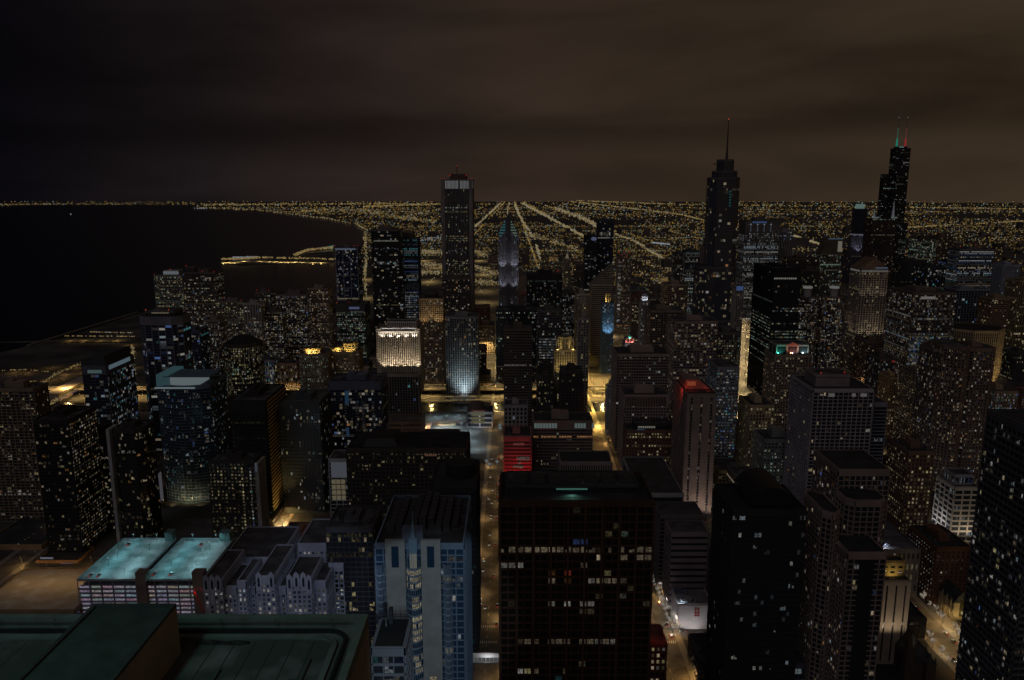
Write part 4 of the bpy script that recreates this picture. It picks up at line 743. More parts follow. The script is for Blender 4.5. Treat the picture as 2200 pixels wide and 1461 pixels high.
# ================================================================ right-hand mid distance
b = T('white concrete grid tower with bare balconies and a blank block on its roof', 1748, 1877, 838, 600, 50, 'apartment_tower', False, fl=3.05, bay=3.9, pw=.55, bh=.45, balc=.1, lit=.035, side=.05, tone='warm', wallc=(.42, .38, .40), mech=0, snow=.04, crown=2, out=.7)
b.vol(rect(b.X0 + 6, b.X0 + 34, 612, 636), b.H, b.H + 9, lit=0, mech=0, pw=0, bh=0, wallc=(.30, .24, .24), crown=1); b.beacon(b.X0 + 10, 612, b.H + 10.5, k=1.2); b.beacon(b.X0 + 30, 614, b.H + 10.5, k=1.2)
b.glow([(b.X0 + 12, b.X0 + 17, 599.0, 599.3, b.H - 5.4, b.H - 2.6), (b.X0 + 31, b.X0 + 34, 599.0, 599.3, b.H - 5.4, b.H - 2.6), (b.X0 + 38, b.X0 + 43, 599.0, 599.3, b.H - 5.4, b.H - 2.6)], (.9, .82, .8), .08, 'penthouse_window'); b.done()
T('dark balconied wing with white slab edges, attached right of the bare white grid tower', 1878, 1906, 868, 618, 30, 'apartment_tower', fl=3.05, bay=9, pw=.3, bh=.4, balc=.8, lit=.02, tone='cool', wallc=(.26, .26, .32), mech=0)
b = T('tan twin-lobed apartment tower with many warm windows, far right', 2040, 2096, 748, 712, 44, 'apartment_tower', False, 'ch', 9, fl=3.0, bay=3.2, pw=1.0, bh=.9, lit=.24, tone='warm', wallc=(.24, .17, .13), mech=0, wb=.95)
xr = at(2142, 770, 722)[0]; b.vol(chamf(b.X1 + .1, xr, 722, 756, 5), 0, b.H - 3, fl=3.0, bay=3.2, pw=1.0, bh=.9, lit=.24, tone='res', wallc=(.24, .17, .13)); xl = at(2002, 770, 730)[0]; b.vol(rect(xl, b.X0 - .1, 730, 754), 0, b.H - 5, fl=3.0, bay=3.2, pw=.4, bh=.7, lit=.15, side=.2, tone='res', wallc=(.20, .15, .13)); b.done()
FOOT.append((xl, xr, 712, 756, 'lobes'))
b = T('corner department store washed in white light with a glowing roof terrace', 2052, 2106, 1048, 655, 30, 'department_store', False, fl=5, bay=7, pw=1.2, bh=1.6, lit=.1, tone='white', wallc=(.48, .42, .36), mech=0); h = b.H
b.vol(rect(b.X0 + 4, b.X1 - 2, 664, 682), h, h + 8, fl=8, bay=4, pw=.4, bh=1, lit=1, tone='cool', wallc=(.4, .4, .42), mech=0, wb=.9, crown=1.5); b.done()
for i in range(3): flood((b.X0 - 10, 660 + i * 10, 2), (b.X0, 661 + i * 10, 34), 6500, (.95, .95, 1), 100); flood((b.X0 + 4 + i * 8, 645, 2), (b.X0 + 4 + i * 8, 655, 30), 4500, (1, .85, .6), 100)
T('brown block with yellow windows behind the long-roofed one, upper storeys only', 1908, 1944, 1008, 640, 26, 'apartment_block', fl=3.3, bay=3.2, pw=1.3, bh=1.3, lit=.5, tone='gold', wallc=(.17, .10, .07))
T('brown hotel block with a long dark pitched roof and dotted yellow windows', 1952, 2008, 972, 598, 34, 'apartment_block', fl=3.3, bay=3.2, pw=1.3, bh=1.3, lit=.3, tone='gold', wallc=(.19, .12, .08), snow=.02)
b = T('tall pale slab of small yellow dots beside the street junction', 1966, 2018, 806, 900, 40, 'apartment_tower', fl=3.1, bay=3.2, pw=1.2, bh=1.2, lit=.35, tone='gold', wallc=(.28, .22, .16), side=.3)
T('low orange-lit block with a grid of dark windows left of the dotted pale slab', 1912, 1942, 812, 960, 30, 'office_block', fl=3.6, bay=3.2, pw=1.2, bh=1.2, lit=.15, tone='gold', wallc=(.5, .32, .15))
b = T('dark block with a red lit band near its top, below the gold-framed classical tower', 1888, 1924, 772, 1040, 36, 'office_block', False, fl=3.6, bay=3.4, lit=.08, tone='white', wallc=(.12, .09, .08)); b.glow([(b.X0 + 18, b.X1 - 1, 1039, 1039.4, b.H - 4, b.H - 2)], (1, .12, .10), .13, 'sign'); b.done()
T('office block with a dense grid of blue-white windows near the right edge', 2136, 2188, 842, 940, 40, 'office_block', fl=3.6, bay=3.2, pw=.9, bh=1.3, lit=.75, tone='cool', wallc=(.35, .25, .15), side=.4, wb=.8)
b = T('grey hotel block of green-yellow dotted windows with a blank left end', 1642, 1718, 946, 660, 30, 'hotel', fl=3.1, bay=3.1, pw=1.2, bh=1.2, lit=.42, side=.1, tone='green', wallc=(.24, .24, .22), wb=.85)
b = T('tan corner block with a black roof lit gold by the street', 1612, 1664, 872, 800, 40, 'office_block', False, fl=3.8, bay=3.4, pw=1.3, bh=1.2, lit=.2, side=.1, tone='gold', wallc=(.42, .33, .2), snow=.03); b.done()
b = T('black-glass tower with a dark barrel-vaulted roof and a few pale windows', 1574, 1733, 1098, 380, 36, 'apartment_tower', False, fl=3.3, bay=3.6, pw=.3, bh=.7, lit=.05, rows=0, side=.02, tone='white', wallc=(.035, .033, .035), mech=0, snow=.02, wb=.6, roofc=(.012, .012, .014))
cx = at(1664, 1098, 380)[0]; rr = 12.2; m = MB(); k = 16
arc = [(cx + rr * cos(pi * i / k), b.H + rr * .95 * sin(pi * i / k)) for i in range(k + 1)]
n0 = len(m.v); m.v += [(x, 383, z) for x, z in arc] + [(x, 414, z) for x, z in arc]
for i in range(k): m.f.append((n0 + i, n0 + i + k + 1, n0 + i + k + 2, n0 + i + 1)); m.mi.append(0); m.c.append((0, 0, 0))
m.f.append(tuple(n0 + i for i in range(k + 1))); m.mi.append(0); m.c.append((0, 0, 0)); m.f.append(tuple(n0 + k + 1 + i for i in range(k, -1, -1))); m.mi.append(0); m.c.append((0, 0, 0))
m.build('barrel_roof', plain((.014, .014, .015), .5), b.root)
m = MB()
for i in range(k + 1): x, z = arc[i]; m.tube((x, 382.8, z), (x, 414, z), .12, k=4)
m.build('roof_rib', plain((.04, .04, .045)), b.root); b.done()
b = T('stepped brown-and-glass apartment tower, the large one lower right', 1802, 1912, 1012, 425, 36, 'apartment_tower', False, fl=3.05, bay=3.5, pw=.6, bh=.4, balc=.3, lit=.05, side=.12, tone='res', wallc=(.30, .22, .19), mech=0, snow=.02, crown=3)
h2 = at(1850, 1078, 405)[1]; h3 = at(1850, 1190, 382)[1]
xa, xb = at(1822, 1078, 405)[0], at(1908, 1078, 405)[0]; kw = dict(fl=3.05, bay=3.5, pw=.6, bh=.4, balc=.3, lit=.05, side=.1, tone='res', wallc=(.30, .22, .19), mech=0, snow=.02, crown=3)
b.vol(chamf(xa, xb, 405, 424.9, 4), 0, h2, **kw)
xa, xb = at(1822, 1190, 382)[0], at(1904, 1190, 382)[0]; b.vol(rect(xa, xb, 382, 404.9), 0, h3, **kw)
xc = at(1760, 1100, 400)[0]; b.vol(chamf(xc, xa - .1, 392, 424.9, 4), 0, h3 + 18, **kw)
m = MB(); m.obox(((xa + xb) / 2 - 4, 382), (1, 0), (0, -1), 0, 8, 0, .9, 0, h3 - 3); m.build('glass_bay', glass((.03, .035, .035)), b.root)
FOOT.append((xc, xb, 382, 461, 'stepped')); b.done()
b = T('dark glass tower full of scattered tilted light streaks, cut by the right edge', 2240, 2420, 937, 296, 36, 'apartment_tower', False, fl=3.1, bay=3.0, pw=.35, bh=.7, balc=.5, lit=.08, side=.13, tone='res', wallc=(.11, .11, .12), mech=0, wb=1.0); b.done()
b = T('pale stone block floodlit amber with three narrow window columns', 1897, 1957, 1250, 470, 16, 'office_block', False, fl=24, bay=6, pw=5.2, bh=2, lit=0, wallc=(.55, .46, .36), mech=0, snow=.03); b.vol(rect(b.X0 + 2, b.X1 - 1, 478, 486), b.H, b.H + 10, fl=5, bay=5, pw=2, bh=2, lit=.3, tone='gold', wallc=(.45, .33, .14), mech=0); b.done()
for i in range(3): flood((b.X0 + 3 + i * 6, 456, 20), (b.X0 + 3 + i * 6, 470, 50), 2100, (1, .80, .58), 110)
flood((b.X0 + 9, 471.5, b.H + 1), (b.X0 + 9, 478, b.H + 6), 900, (1, .75, .3), 130)
b = T('dark red-brown brick tower with white window dots along its left flank', 2012, 2086, 1178, 548, 40, 'apartment_block', fl=3.3, bay=3.6, pw=2.2, bh=1.8, lit=.04, side=.6, tone='white', wallc=(.16, .075, .04), snow=.02)
b = T('low grey-roofed hall with a small lit glass dome and a row of amber windows', 1898, 1978, 1182, 560, 84, 'hall', False, fl=9, bay=3.6, pw=2, bh=4, lit=.8, tone='gold', wallc=(.22, .20, .18), mech=0, roofc=(.09, .09, .10), snow=.16, wb=.6)
m = MB(); m.ball((b.X0 + 7, 570, b.H), 4.4, 0, 14, 5, 0.); m.build('glass_dome', glass((.12, .14, .18), .2), b.root); b.done(); bulb((b.X0 + 2, 564, b.H + 3), 1600, (.85, .9, 1), .5)
b = T('gold-washed stone block with a long row of tall windows on its street flank', 2131, 2200, 1374, 477, 30, 'stone_block', False, fl=7, bay=3.6, pw=1.5, bh=1.8, lit=0, side=.25, tone='gold', wallc=(.52, .40, .2), mech=0, snow=.05, out=.5); b.done()
for i in range(3): flood((b.X0 - 8, 479 + i * 11, 1), (b.X0, 480 + i * 11, 10), 4000, (1, .74, .26), 120)
# churches lower right
def church(label, u, v, D, w_, l_, h_, sp, wc):
    x, y = at(u, v, D)[0], D; b = Bld('church', label, x, y + l_ / 2); FOOT.append((x - w_, x + w_, D, D + l_, 'church')); wm = wall(wc)
    m = MB(); m.box(x - w_ / 2, x + w_ / 2, y, y + l_, 0, h_); m.build('wall', wm, b.root)
    m = MB(); m.v += [(x - w_ / 2 - .5, y, h_), (x + w_ / 2 + .5, y, h_), (x, y, h_ + w_ * .75), (x - w_ / 2 - .5, y + l_, h_), (x + w_ / 2 + .5, y + l_, h_), (x, y + l_, h_ + w_ * .75)]
    for f in ((0, 1, 2), (4, 3, 5), (1, 4, 5, 2), (3, 0, 2, 5)): m.f.append(f); m.mi.append(0); m.c.append((0, 0, 0))
    m.build('roof', roofmat((.03, .03, .032), .1), b.root)
    tx = x + sp * (w_ / 2 + 3); m = MB(); m.box(tx - 2.8, tx + 2.8, y - 1, y + 4.6, 0, h_ + 8); m.build('tower', wm, b.root)
    m = MB(); m.prism(rect(tx - 2.6, tx + 2.6, y - .8, y + 4.4), h_ + 8, h_ + 24, scale=.04); m.build('spire', wm, b.root)
    for s in (-1, 1):
        for q in range(int(l_ / 6)):
            m = MB(); m.prism(rect(x + s * (w_ / 2 + .6) - .5, x + s * (w_ / 2 + .6) + .5, y + 2 + q * 6, y + 3 + q * 6), 0, h_ + 1); m.prism(rect(x + s * (w_ / 2 + .6) - .5, x + s * (w_ / 2 + .6) + .5, y + 2 + q * 6, y + 3 + q * 6), h_ + 1.01, h_ + 4, scale=.05); m.build('buttress', wm, b.root)
    m = MB(); m.box(x - 1.4, x + 1.4, y - .12, y + .02, 3, h_ + 2); m.build('window', glass((.05, .04, .02)), b.root); return x, y
cx_, cy_ = church('gothic church with golden-lit gables among the light-strung trees', 2064, 1320, 524, 12, 20, 14, 1, (.40, .32, .20))
flood((cx_ - 3, cy_ - 9, 1), (cx_, cy_, 14), 3200, (1, .74, .28), 110); flood((cx_ + 6, cy_ - 8, 1), (cx_ + 8, cy_, 16), 2500, (1, .78, .35), 100)
church('dark gothic church roof and pointed spire in shadow at the bottom right', 1988, 1420, 446, 15, 34, 15, -1, (.10, .075, .06))
sheet('church_yard', rect(319, 332, 468, 546), .1, wall((.30, .27, .24), .85, .2, .2))
for y in (478, 494, 510, 526): bulb((323, y, 9), 1500, (1, .72, .30), 1)
# lower centre-right roofs
for args in [
    ('wide low roof with a pale lit parapet, left of the blank concrete hotel', 1372, 1468, 1062, 600, 90, dict(wallc=(.34, .36, .36), lit=0, roofc=(.05, .05, .045), snow=.07, fl=12, bay=60, pw=1, bh=2)),
    ('boxy grey rooftop block just below the pale lit parapet', 1418, 1510, 1108, 565, 26, dict(wallc=(.16, .14, .14), lit=0, roofc=(.05, .05, .055), snow=.08)),
    ('lilac-grey banded block behind the black-roofed office', 1442, 1522, 1146, 535, 22, dict(wallc=(.26, .22, .23), lit=.0, fl=5, bh=3.2, bay=40, roofc=(.06, .06, .065), snow=.1)),
    ('black-roofed tan office beside the avenue with three lamps under its roof', 1446, 1504, 1200, 548, 30, dict(wallc=(.36, .27, .19), lit=.02, roofc=(.012, .012, .013), snow=.03, side=.02)),
    ('flat snowy roof right of the blank concrete hotel', 1600, 1665, 1050, 700, 60, dict(wallc=(.26, .22, .2), lit=.02, roofc=(.05, .05, .055), snow=.2)),
    ('grey roof with an amber-lit front strip behind the blank hotel', 1544, 1600, 1012, 760, 40, dict(wallc=(.4, .3, .15), lit=.1, tone='gold', roofc=(.06, .06, .065), snow=.16)),
    ('tan-walled long low block behind the red-glowing hotel', 1540, 1618, 928, 850, 50, dict(wallc=(.42, .33, .18), lit=.02, tone='gold', roofc=(.06, .06, .06), snow=.14, pw=0, bh=0)),
    ('slim dark block with shop lights beneath the black dome-roofed tower', 1500, 1556, 1412, 450, 26, dict(wallc=(.10, .10, .12), lit=.1, roofc=(.03, .03, .035), snow=.08, tone='mixed')),
    ('snow-dusted roof at the foot of the black barrel-vaulted tower', 1600, 1730, 1428, 400, 22, dict(wallc=(.10, .11, .13), lit=.25, rows=.1, roofc=(.05, .06, .07), snow=.13, tone='cool')),
    ('dark flat block at the bottom beside the stepped tower', 1905, 1990, 1330, 500, 30, dict(wallc=(.06, .055, .05), lit=.03, roofc=(.03, .03, .03), snow=.07)),
    ('small dark block with lit arched windows and a red-lit ledge beside the big dark tower', 1398, 1432, 1382, 392, 18, dict(wallc=(.14, .08, .06), lit=.3, fl=4, bay=2.6, pw=1.3, bh=1.6, tone='warm')),
]:
    T(args[0], *args[1:6], 'low_block', **{**dict(mech=0, near=1), **args[6]})
x, z = at(1400, 1366, 391); flood((x + 1, 388, z + 8), (x + 2, 394, z), 1500, (1, .08, .06), 80)
# floodlit white landmark
WX0, _ = at(1457, 1300, 512); WX1, WH = at(1530, 1300, 512)
b = Bld('landmark_hall', 'small floodlit white stone landmark with a round roof turret and red emblem panel', (WX0 + WX1) / 2, 526); FOOT.append((WX0, WX1, 512, 541, 'landmark')); ws = (.62, .58, .55)
b.vol(rect(WX0, WX1, 512, 541), 0, WH, lit=0, pw=0, bh=0, bay=40, fl=20, wallc=ws, mech=0, roofc=(.18, .18, .2), snow=.3, crown=1)
cx = WX0 + 8; b.vol(circ(cx, 517, 5.2, 20), WH, WH + 1.5, lit=0, pw=0, bh=0, wallc=(.4, .4, .42), mech=0, crown=1, parapet=.3); m = MB(); m.prism(circ(cx, 517, 3.4, 20), WH + 1.5, WH + 2.6); m.build('turret_step', wall((.4, .4, .42)), b.root)
m = MB(); m.tube((cx + 1, 522, WH), (cx + 1, 522, WH + 16), .22, .12); m.build('flagpole', plain((.05, .05, .06)), b.root)
m = MB(); m.box(WX0 + 12.5, WX0 + 13.3, 511.5, 511.7, WH - 9, WH - 2); m.box(WX0 + 14.4, WX0 + 15.2, 511.5, 511.7, WH - 9, WH - 2)
for q in range(3): m.box(WX0 + 11.6, WX0 + 16, 511.42, 511.48, WH - 8.4 + q * 2.5, WH - 7.6 + q * 2.5)
m.build('emblem', plain((.45, .08, .07)), b.root); m = MB(); m.box(WX0 + 1, WX0 + 8, 528, 538, WH, WH + 1.2); m.build('skylight', plain((.12, .14, .2)), b.root); b.done()
for q in range(3): flood((WX0 + 3 + q * 4.5, 501, .8), (WX0 + 4 + q * 4.5, 512, 7), 1200, (.96, .93, 1), 110, .5)
flood((WX0 - 8, 524, .8), (WX0, 524, 9), 1300, (.95, .9, 1), 120); bulb((WX0 + 2, 513, WH + 3), 500, (.7, .85, 1), .4)
# ================================================================ foreground centre: big dark tower
b = T('big dark-brown tower in the centre foreground with scattered warm windows', 1074, 1405, 1082, 312, 34, 'office_tower', False, fl=3.7, bay=3.55, pw=.42, bh=.75, lit=.006, side=.01, tone='warm', wallc=(.060, .028, .015), glassc=(.006, .004, .003), grough=.10, crown=1.4, mech=0, snow=.05, roofc=(.02, .02, .02), parapet=1.6, out=.5)
X0, X1, H = b.X0, b.X1, b.H
m = MB()
for i in range(10): x = X0 + (X1 - X0) * i / 9; m.box(x - .5, x + .5, 310.9, 311.3, 0, H - .1)
m.build('major_pier', wall((.070, .032, .017)), b.root)
b.vol(rect(X0 + 3, X1 - 5, 324, 343), H, H + 3.2, fl=3, bay=8, pw=.3, bh=0, lit=0, mech=0, wallc=(.05, .055, .05), parapet=.3, crown=.5)
m = MB()
for i in range(7): x = X0 + 6 + i * 8; m.box(x, x + 6.2, 327, 338, H + 3.21, H + 4.6); m.tube((x + 3.1, 332, H + 4.6), (x + 3.1, 332, H + 5.2), 2.2, k=12)
m.build('cooling_plant', plain((.05, .05, .05), .7), b.root)
m = MB()
for i in range(14): m.box(X0 + 4 + i * 4.4, X0 + 4.15 + i * 4.4, 313.2, 313.35, H, H + 2.4)
m.box(X0 + 1, X1 - 2, 313.2, 313.3, H + 2.3, H + 2.42); m.build('roof_rail', plain((.05, .05, .05)), b.root)
m = MB(); m.box(X0 + 25, X0 + 39, 323.0, 323.3, H + 1.9, H + 2.5); m.build('lamp_strip', emit((.35, .95, .75), .10), b.root); flood((X0 + 32, 322.4, H + 2.3), (X0 + 32, 316, H), 900, (.35, .95, .75), 150, 1)
nf = round((H - 1.4) / 3.7); fl = (H - 1.4) / nf; nb = round((X1 - X0) / 3.55); bw = (X1 - X0) / nb
for ua, ub, v, c, wb in [(1126, 1157, 1182, 'w', .9), (1165, 1197, 1183, 'w', 1), (1075, 1118, 1215, 'n', 1), (1325, 1355, 1149, 'g', .5), (1361, 1398, 1182, 'w', .5), (1325, 1350, 1198, 'w', .5), (1361, 1398, 1198, 'w', .7), (1250, 1268, 1214, 'w', .5), (1180, 1196, 1232, 'o', .35), (1210, 1231, 1231, 'r', .5), (1180, 1196, 1248, 'w', .7),
                         (1215, 1228, 1248, 'o', .3), (1262, 1273, 1247, 'n', .7), (1281, 1311, 1248, 'w', .8), (1320, 1333, 1247, 'w', .8), (1338, 1350, 1248, 'w', .3), (1290, 1300, 1231, 'y', .4), (1180, 1194, 1298, 'n', .7), (1203, 1234, 1298, 'n', 1), (1243, 1272, 1298, 'n', .75), (1250, 1272, 1312, 'w', .35), (1337, 1348, 1280, 'n', .4), (1285, 1300, 1283, 'y', .3),
                         (1105, 1118, 1376, 'w', .25), (1125, 1155, 1377, 'w', .5), (1182, 1232, 1377, 'w', .4), (1243, 1270, 1377, 'w', .6), (1277, 1290, 1377, 'n', .9), (1296, 1309, 1377, 'w', .6), (1316, 1328, 1377, 'n', .9), (1105, 1118, 1440, 'n', .9), (1125, 1136, 1440, 'y', .8), (1144, 1155, 1440, 'w', .5), (1248, 1259, 1424, 'w', .4), (1223, 1234, 1165, 'b', .5), (1251, 1264, 1165, 'b', .6), (1184, 1192, 1453, 't', .3),
                         (1298, 1312, 1145, 'y', .18), (1280, 1296, 1180, 'y', .15), (1310, 1318, 1132, 'y', .2), (1085, 1095, 1300, 'w', .12), (1372, 1390, 1300, 'w', .18), (1355, 1372, 1270, 'y', .15), (1230, 1245, 1100, 'w', .1)]:
    xa, z = at(ua, v, 312); xb, _ = at(ub, v, 312); j = floor(z / fl); i0 = max(0, round((xa - X0) / bw)); i1 = max(i0 + 1, round((xb - X0) / bw))
    for i in range(i0, i1):
        h_ = HUE[c]; k_ = .125 * wb * R.uniform(.65, 1.1); x0_ = X0 + i * bw + .35; x1_ = x0_ + bw - .7; za, zb = j * fl + .95, (j + 1) * fl - .35
        parts = [(x0_, x1_)] if R.random() < .5 else [(x0_, (x0_ + x1_) / 2 - .1), ((x0_ + x1_) / 2 + .1, x1_)]
        for (p0, p1) in parts: kk = k_ * R.uniform(.55, 1.15); b.wins.append(([(p0, 311.92, za), (p1, 311.92, za), (p1, 311.92, zb), (p0, 311.92, zb)], tuple(t * kk for t in h_), 50))
b.done(140)
# ================================================================ foreground: pale blue tower
b = T('pale blue-lit residential tower with curved glass bays and two stone pilasters, centre-left foreground', 806, 996, 1172, 300, 52, 'apartment_tower', False, fl=3.05, bay=3.4, pw=.5, bh=.45, lit=.07, side=.08, tone='white', wallc=(.17, .24, .34), glassc=(.012, .028, .055), grough=.2, crown=1.5, mech=0, snow=.08, roofc=(.035, .033, .036), wb=.9, out=.3)
X0, X1, H = b.X0, b.X1, b.H; W = X1 - X0
def px(u): return at(u, 1300, 300)[0]
stone = wall((.34, .35, .34), .85, .2, .16); blueg = glass((.02, .05, .10), .18)
for ua, ub in ((833, 874), (908, 949)):
    a, c = px(ua), px(ub); m = MB(); m.box(a, c, 298.2, 300, 0, H + 3); m.build('pilaster', stone, b.root)
    q = (a + c) / 2
    m = MB(); m.box(q - 1.5, q + 1.5, 298.05, 298.15, H - 9, H + .5); m.build('tall_window', blueg, b.root)
    for j in range(34):
        z = 6 + j * 3.05
        if z > H - 12: break
        lit_ = R.random() < .55
        m = MB(); m.face([(q - 1.4, 298.12, z), (q + 1.4, 298.12, z), (q + 1.4, 298.12, z + 1.9), (q - 1.4, 298.12, z + 1.9)], 0, tuple(t * .16 * R.uniform(.35, 1) for t in HUE['n'])); wo = m.build('window', winmat() if lit_ else blueg, b.root, col=True)
        m = MB(); m.box(q - .06, q + .06, 298.0, 298.1, z, z + 1.9); m.box(q - 1.5, q + 1.5, 297.95, 298.11, z - .12, z); m.build('window_frame', stone, wo)
def bay(ua, ub, dep, z1, litp, nm='glass_bay'):
    a, c = px(ua), px(ub); n = 8; cu = [(a + (c - a) * i / n, 300 - dep * (1 - (2 * i / n - 1) ** 2) - .05) for i in range(n + 1)]
    m = MB(); m.prism(cu + [(c, 300.2), (a, 300.2)], 0, z1); m.build(nm, blueg, b.root)
    m = MB(); j = 0
    while j * 3.05 < z1 - 2.5:
        z = j * 3.05; m.prism([(x, y - .25) for x, y in cu] + [(c, 300.3), (a, 300.3)], z, z + .55, bottom=True)
        j += 1
    for i in range(n + 1): m.box(cu[i][0] - .08, cu[i][0] + .08, cu[i][1] - .16, cu[i][1] + .1, 0, z1 - .05)
    m.build('bay_slabs', wall((.26, .33, .42)), b.root)
    j = 2
    while j * 3.05 < z1 - 4:
        if R.random() < litp:
            z = j * 3.05 + .7; m = MB(); k0 = .22 * R.uniform(.5, 1); i0 = R.choice((0, 0, 3)); 
            for i in range(i0, n):
                (xa, ya), (xb, yb) = cu[i], cu[i + 1]
                if R.random() < .85: kk = k0 * R.uniform(.7, 1.1); m.face([(xa + .1, ya - .05, z), (xb - .1, yb - .05, z), (xb - .1, yb - .05, z + 2.1), (xa + .1, ya - .05, z + 2.1)], 0, (kk, kk * .88, kk * .60))
            m.build('window', winmat(), b.root, col=True)
        j += 1
bay(875, 907, 2.6, H - 6, .6); bay(809, 829, 1.8, H - 8, .05); bay(954, 972, 1.8, H - 8, .12)
a, c = px(884), px(900); m = MB(); m.box(a, c, 297.4, 300, H - 6, H + 4)
for i in range(5): m.box(a + (c - a) * i / 4 - .12, a + (c - a) * i / 4 + .12, 297.1, 297.39, H - 6, H + 8 - abs(i - 2) * 1.5)
m.prism(rect(a + .6, c - .6, 297.6, 299.8), H + 4.01, H + 11, scale=.25); m.tube(((a + c) / 2, 298.6, H + 10), ((a + c) / 2, 298.6, H + 16), .15); m.build('crown_finial', wall((.2, .3, .40)), b.root)
b.glow([(a + .3 + i * .72, a + .85 + i * .72, 297.2, 297.35, H - 9, H - 2.5) for i in range(4)], (.95, .95, .78), .11, 'crown_window')
for q in range(9):   # ribbed plant roof behind
    x = X0 + 3 + q * (W - 6) / 9; m = MB(); h_ = (1.5, 3, 2, 5, 6, 5, 3, 4, 2)[q]; m.box(x, x + (W - 6) / 9 - .6, 312 + (q % 3) * 2, 346, H, H + h_)
    for t in range(7): m.box(x + .3, x + (W - 6) / 9 - .9, 315 + t * 4.2, 316.2 + t * 4.2, H + h_ + .01, H + h_ + .6)
    m.build('roof_plant', wall((.06, .055, .06)), b.root)
m = MB(); m.box(px(866), px(910), 303, 306, H, H + 6.5); m.build('lift_house', wall((.14, .16, .22)), b.root); b.done()
flood((8, -6, 311), (-34, 300, 134), 580000, (.64, .84, 1.), 13, 1.5, .3); flood((-4, -8, 334), (-128, 446, 68), 950000, (.62, .72, 1.), 11, 1.5, .4)
# ================================================================ white gothic-revival apartments
b = None
GX = lambda u, v, D: at(u, v, D)[0]
b = Bld('apartment_complex', 'pale grey-blue apartment complex with pointed gables and snowy stepped roofs, lower left of centre', GX(590, 1240, 440), 460); FOOT.append((GX(437, 1240, 440), GX(745, 1240, 440), 440, 520, 'gothic'))
gkw = dict(fl=3.1, bay=3.0, pw=1.3, bh=1.1, lit=.24, side=.04, tone='white', wallc=(.40, .42, .50), glassc=(.03, .04, .06), mech=0, roofc=(.05, .045, .05), snow=.10, crown=5, wb=1.3)
for ua, ub, v, D, t in ((437, 478, 1246, 446, 40), (480, 508, 1262, 448, 30), (510, 528, 1250, 442, 30), (530, 548, 1262, 450, 30), (550, 590, 1240, 446, 44), (592, 614, 1262, 452, 36), (616, 668, 1244, 444, 30), (670, 700, 1250, 450, 26), (640, 705, 1170, 486, 40), (706, 738, 1212, 470, 40), (480, 600, 1200, 492, 50)):
    xa, h_ = at(ua, v, D); xb, _ = at(ub, v, D); b.vol(rect(xa, xb, D, D + t), 0, h_, **gkw)
for u0_, v0_, D_ in ((443, 1246, 446), (456, 1246, 446), (469, 1246, 446), (622, 1244, 444), (637, 1240, 444), (652, 1240, 444), (664, 1246, 444), (556, 1240, 446), (583, 1240, 446)):
    x, h_ = at(u0_, v0_, D_); m = MB(); m.box(x - 1.7, x + 1.7, D_ - .9, D_ - .37, h_ - 9, h_ + 2.2); m.face([(x - 1.7, D_ - .9, h_ + 2.2), (x + 1.7, D_ - .9, h_ + 2.2), (x, D_ - .9, h_ + 4.2)]); m.build('gable', wall((.44, .46, .54)), b.root)
    m = MB(); m.prism([(x - .7, 0), (x + .7, 0), (x + .7, 5), (x, 7), (x - .7, 5)], 0, .06); m.v = [(a_, D_ - 1.0 + c_, h_ - 6 + b_) for a_, b_, c_ in m.v]; m.build('pointed_window', glass((.03, .04, .06)), b.root)
b.done()
# ================================================================ parking structure with teal-lit decks
PX0, PH = at(166, 1247, 509); PX1, _ = at(432, 1247, 509); PY0, PY1 = 509, 576
b = Bld('parking_garage', 'open-sided parking garage with two teal-lit roof decks', (PX0 + PX1) / 2, 540); FOOT.append((PX0, PX1, 509, 576, 'garage'))
PM = PX0 + (PX1 - PX0) * .50
DECK = roofmat((.30, .34, .34), .62, .42, .58)
for xa, xb in ((PX0, PM - 2.5), (PM + 2.5, PX1)):
    m = MB(); m.box(xa, xb, PY0, PY1, PH - .5, PH, bottom=True); m.build('roof_deck', DECK, b.root)
    m = MB()
    for q in range(int((xb - xa) / 3)):
        for yy in (PY0 + 4, PY0 + 30, PY0 + 52): m.box(xa + q * 3, xa + q * 3 + .15, yy, yy + 5, PH, PH + .02)
    m.build('bay_lines', PAINT, b.root)
    m = MB(); m.box(xa, xb, PY0 - .3, PY0, PH - .5, PH + 1.1); m.box(xa, xb, PY1, PY1 + .3, PH - .5, PH + 1.1); m.box(xa - .3, xa, PY0, PY1, PH - .5, PH + 1.1); m.box(xb, xb + .3, PY0, PY1, PH - .5, PH + 1.1); m.build('parapet', wall((.34, .36, .38)), b.root)
m = MB(); m.box(PM - 2.2, PM + 2.2, PY0 + 2, PY1 - 2, PH - 5, PH - 1.2); m.build('light_well', wall((.08, .09, .10)), b.root)
m = MB()
for xa, xb in ((PX0, PM - 2.5), (PM + 2.5, PX1)):
    for j in range(11): m.box(xa, xb, PY0 - .3, PY1, j * 3.3, j * 3.3 + 1.25, bottom=True)
    for q in range(6): x = xa + (xb - xa) * q / 5; m.box(x - .25, x + .25, PY0 - .5, PY0 - .31, 0, PH + 1.2)
m.build('floor_decks', wall((.30, .29, .36)), b.root)
m = MB()
for xa, xb in ((PX0 + .5, PM - 3), (PM + 3, PX1 - .5)):
    for j in range(11):
        for q in range(5):
            x = xa + (xb - xa) * q / 5 + .5; m.face([(x, PY0 + .6, j * 3.3 + 1.3), (x + (xb - xa) / 5 - 1, PY0 + .6, j * 3.3 + 1.3), (x + (xb - xa) / 5 - 1, PY0 + .6, j * 3.3 + 2.9), (x, PY0 + .6, j * 3.3 + 2.9)], 0, tuple(t * R.uniform(.12, .20) for t in (.95, .90, 1.03)))
m.build('lit_parking_bay', winmat(), b.root, col=True)
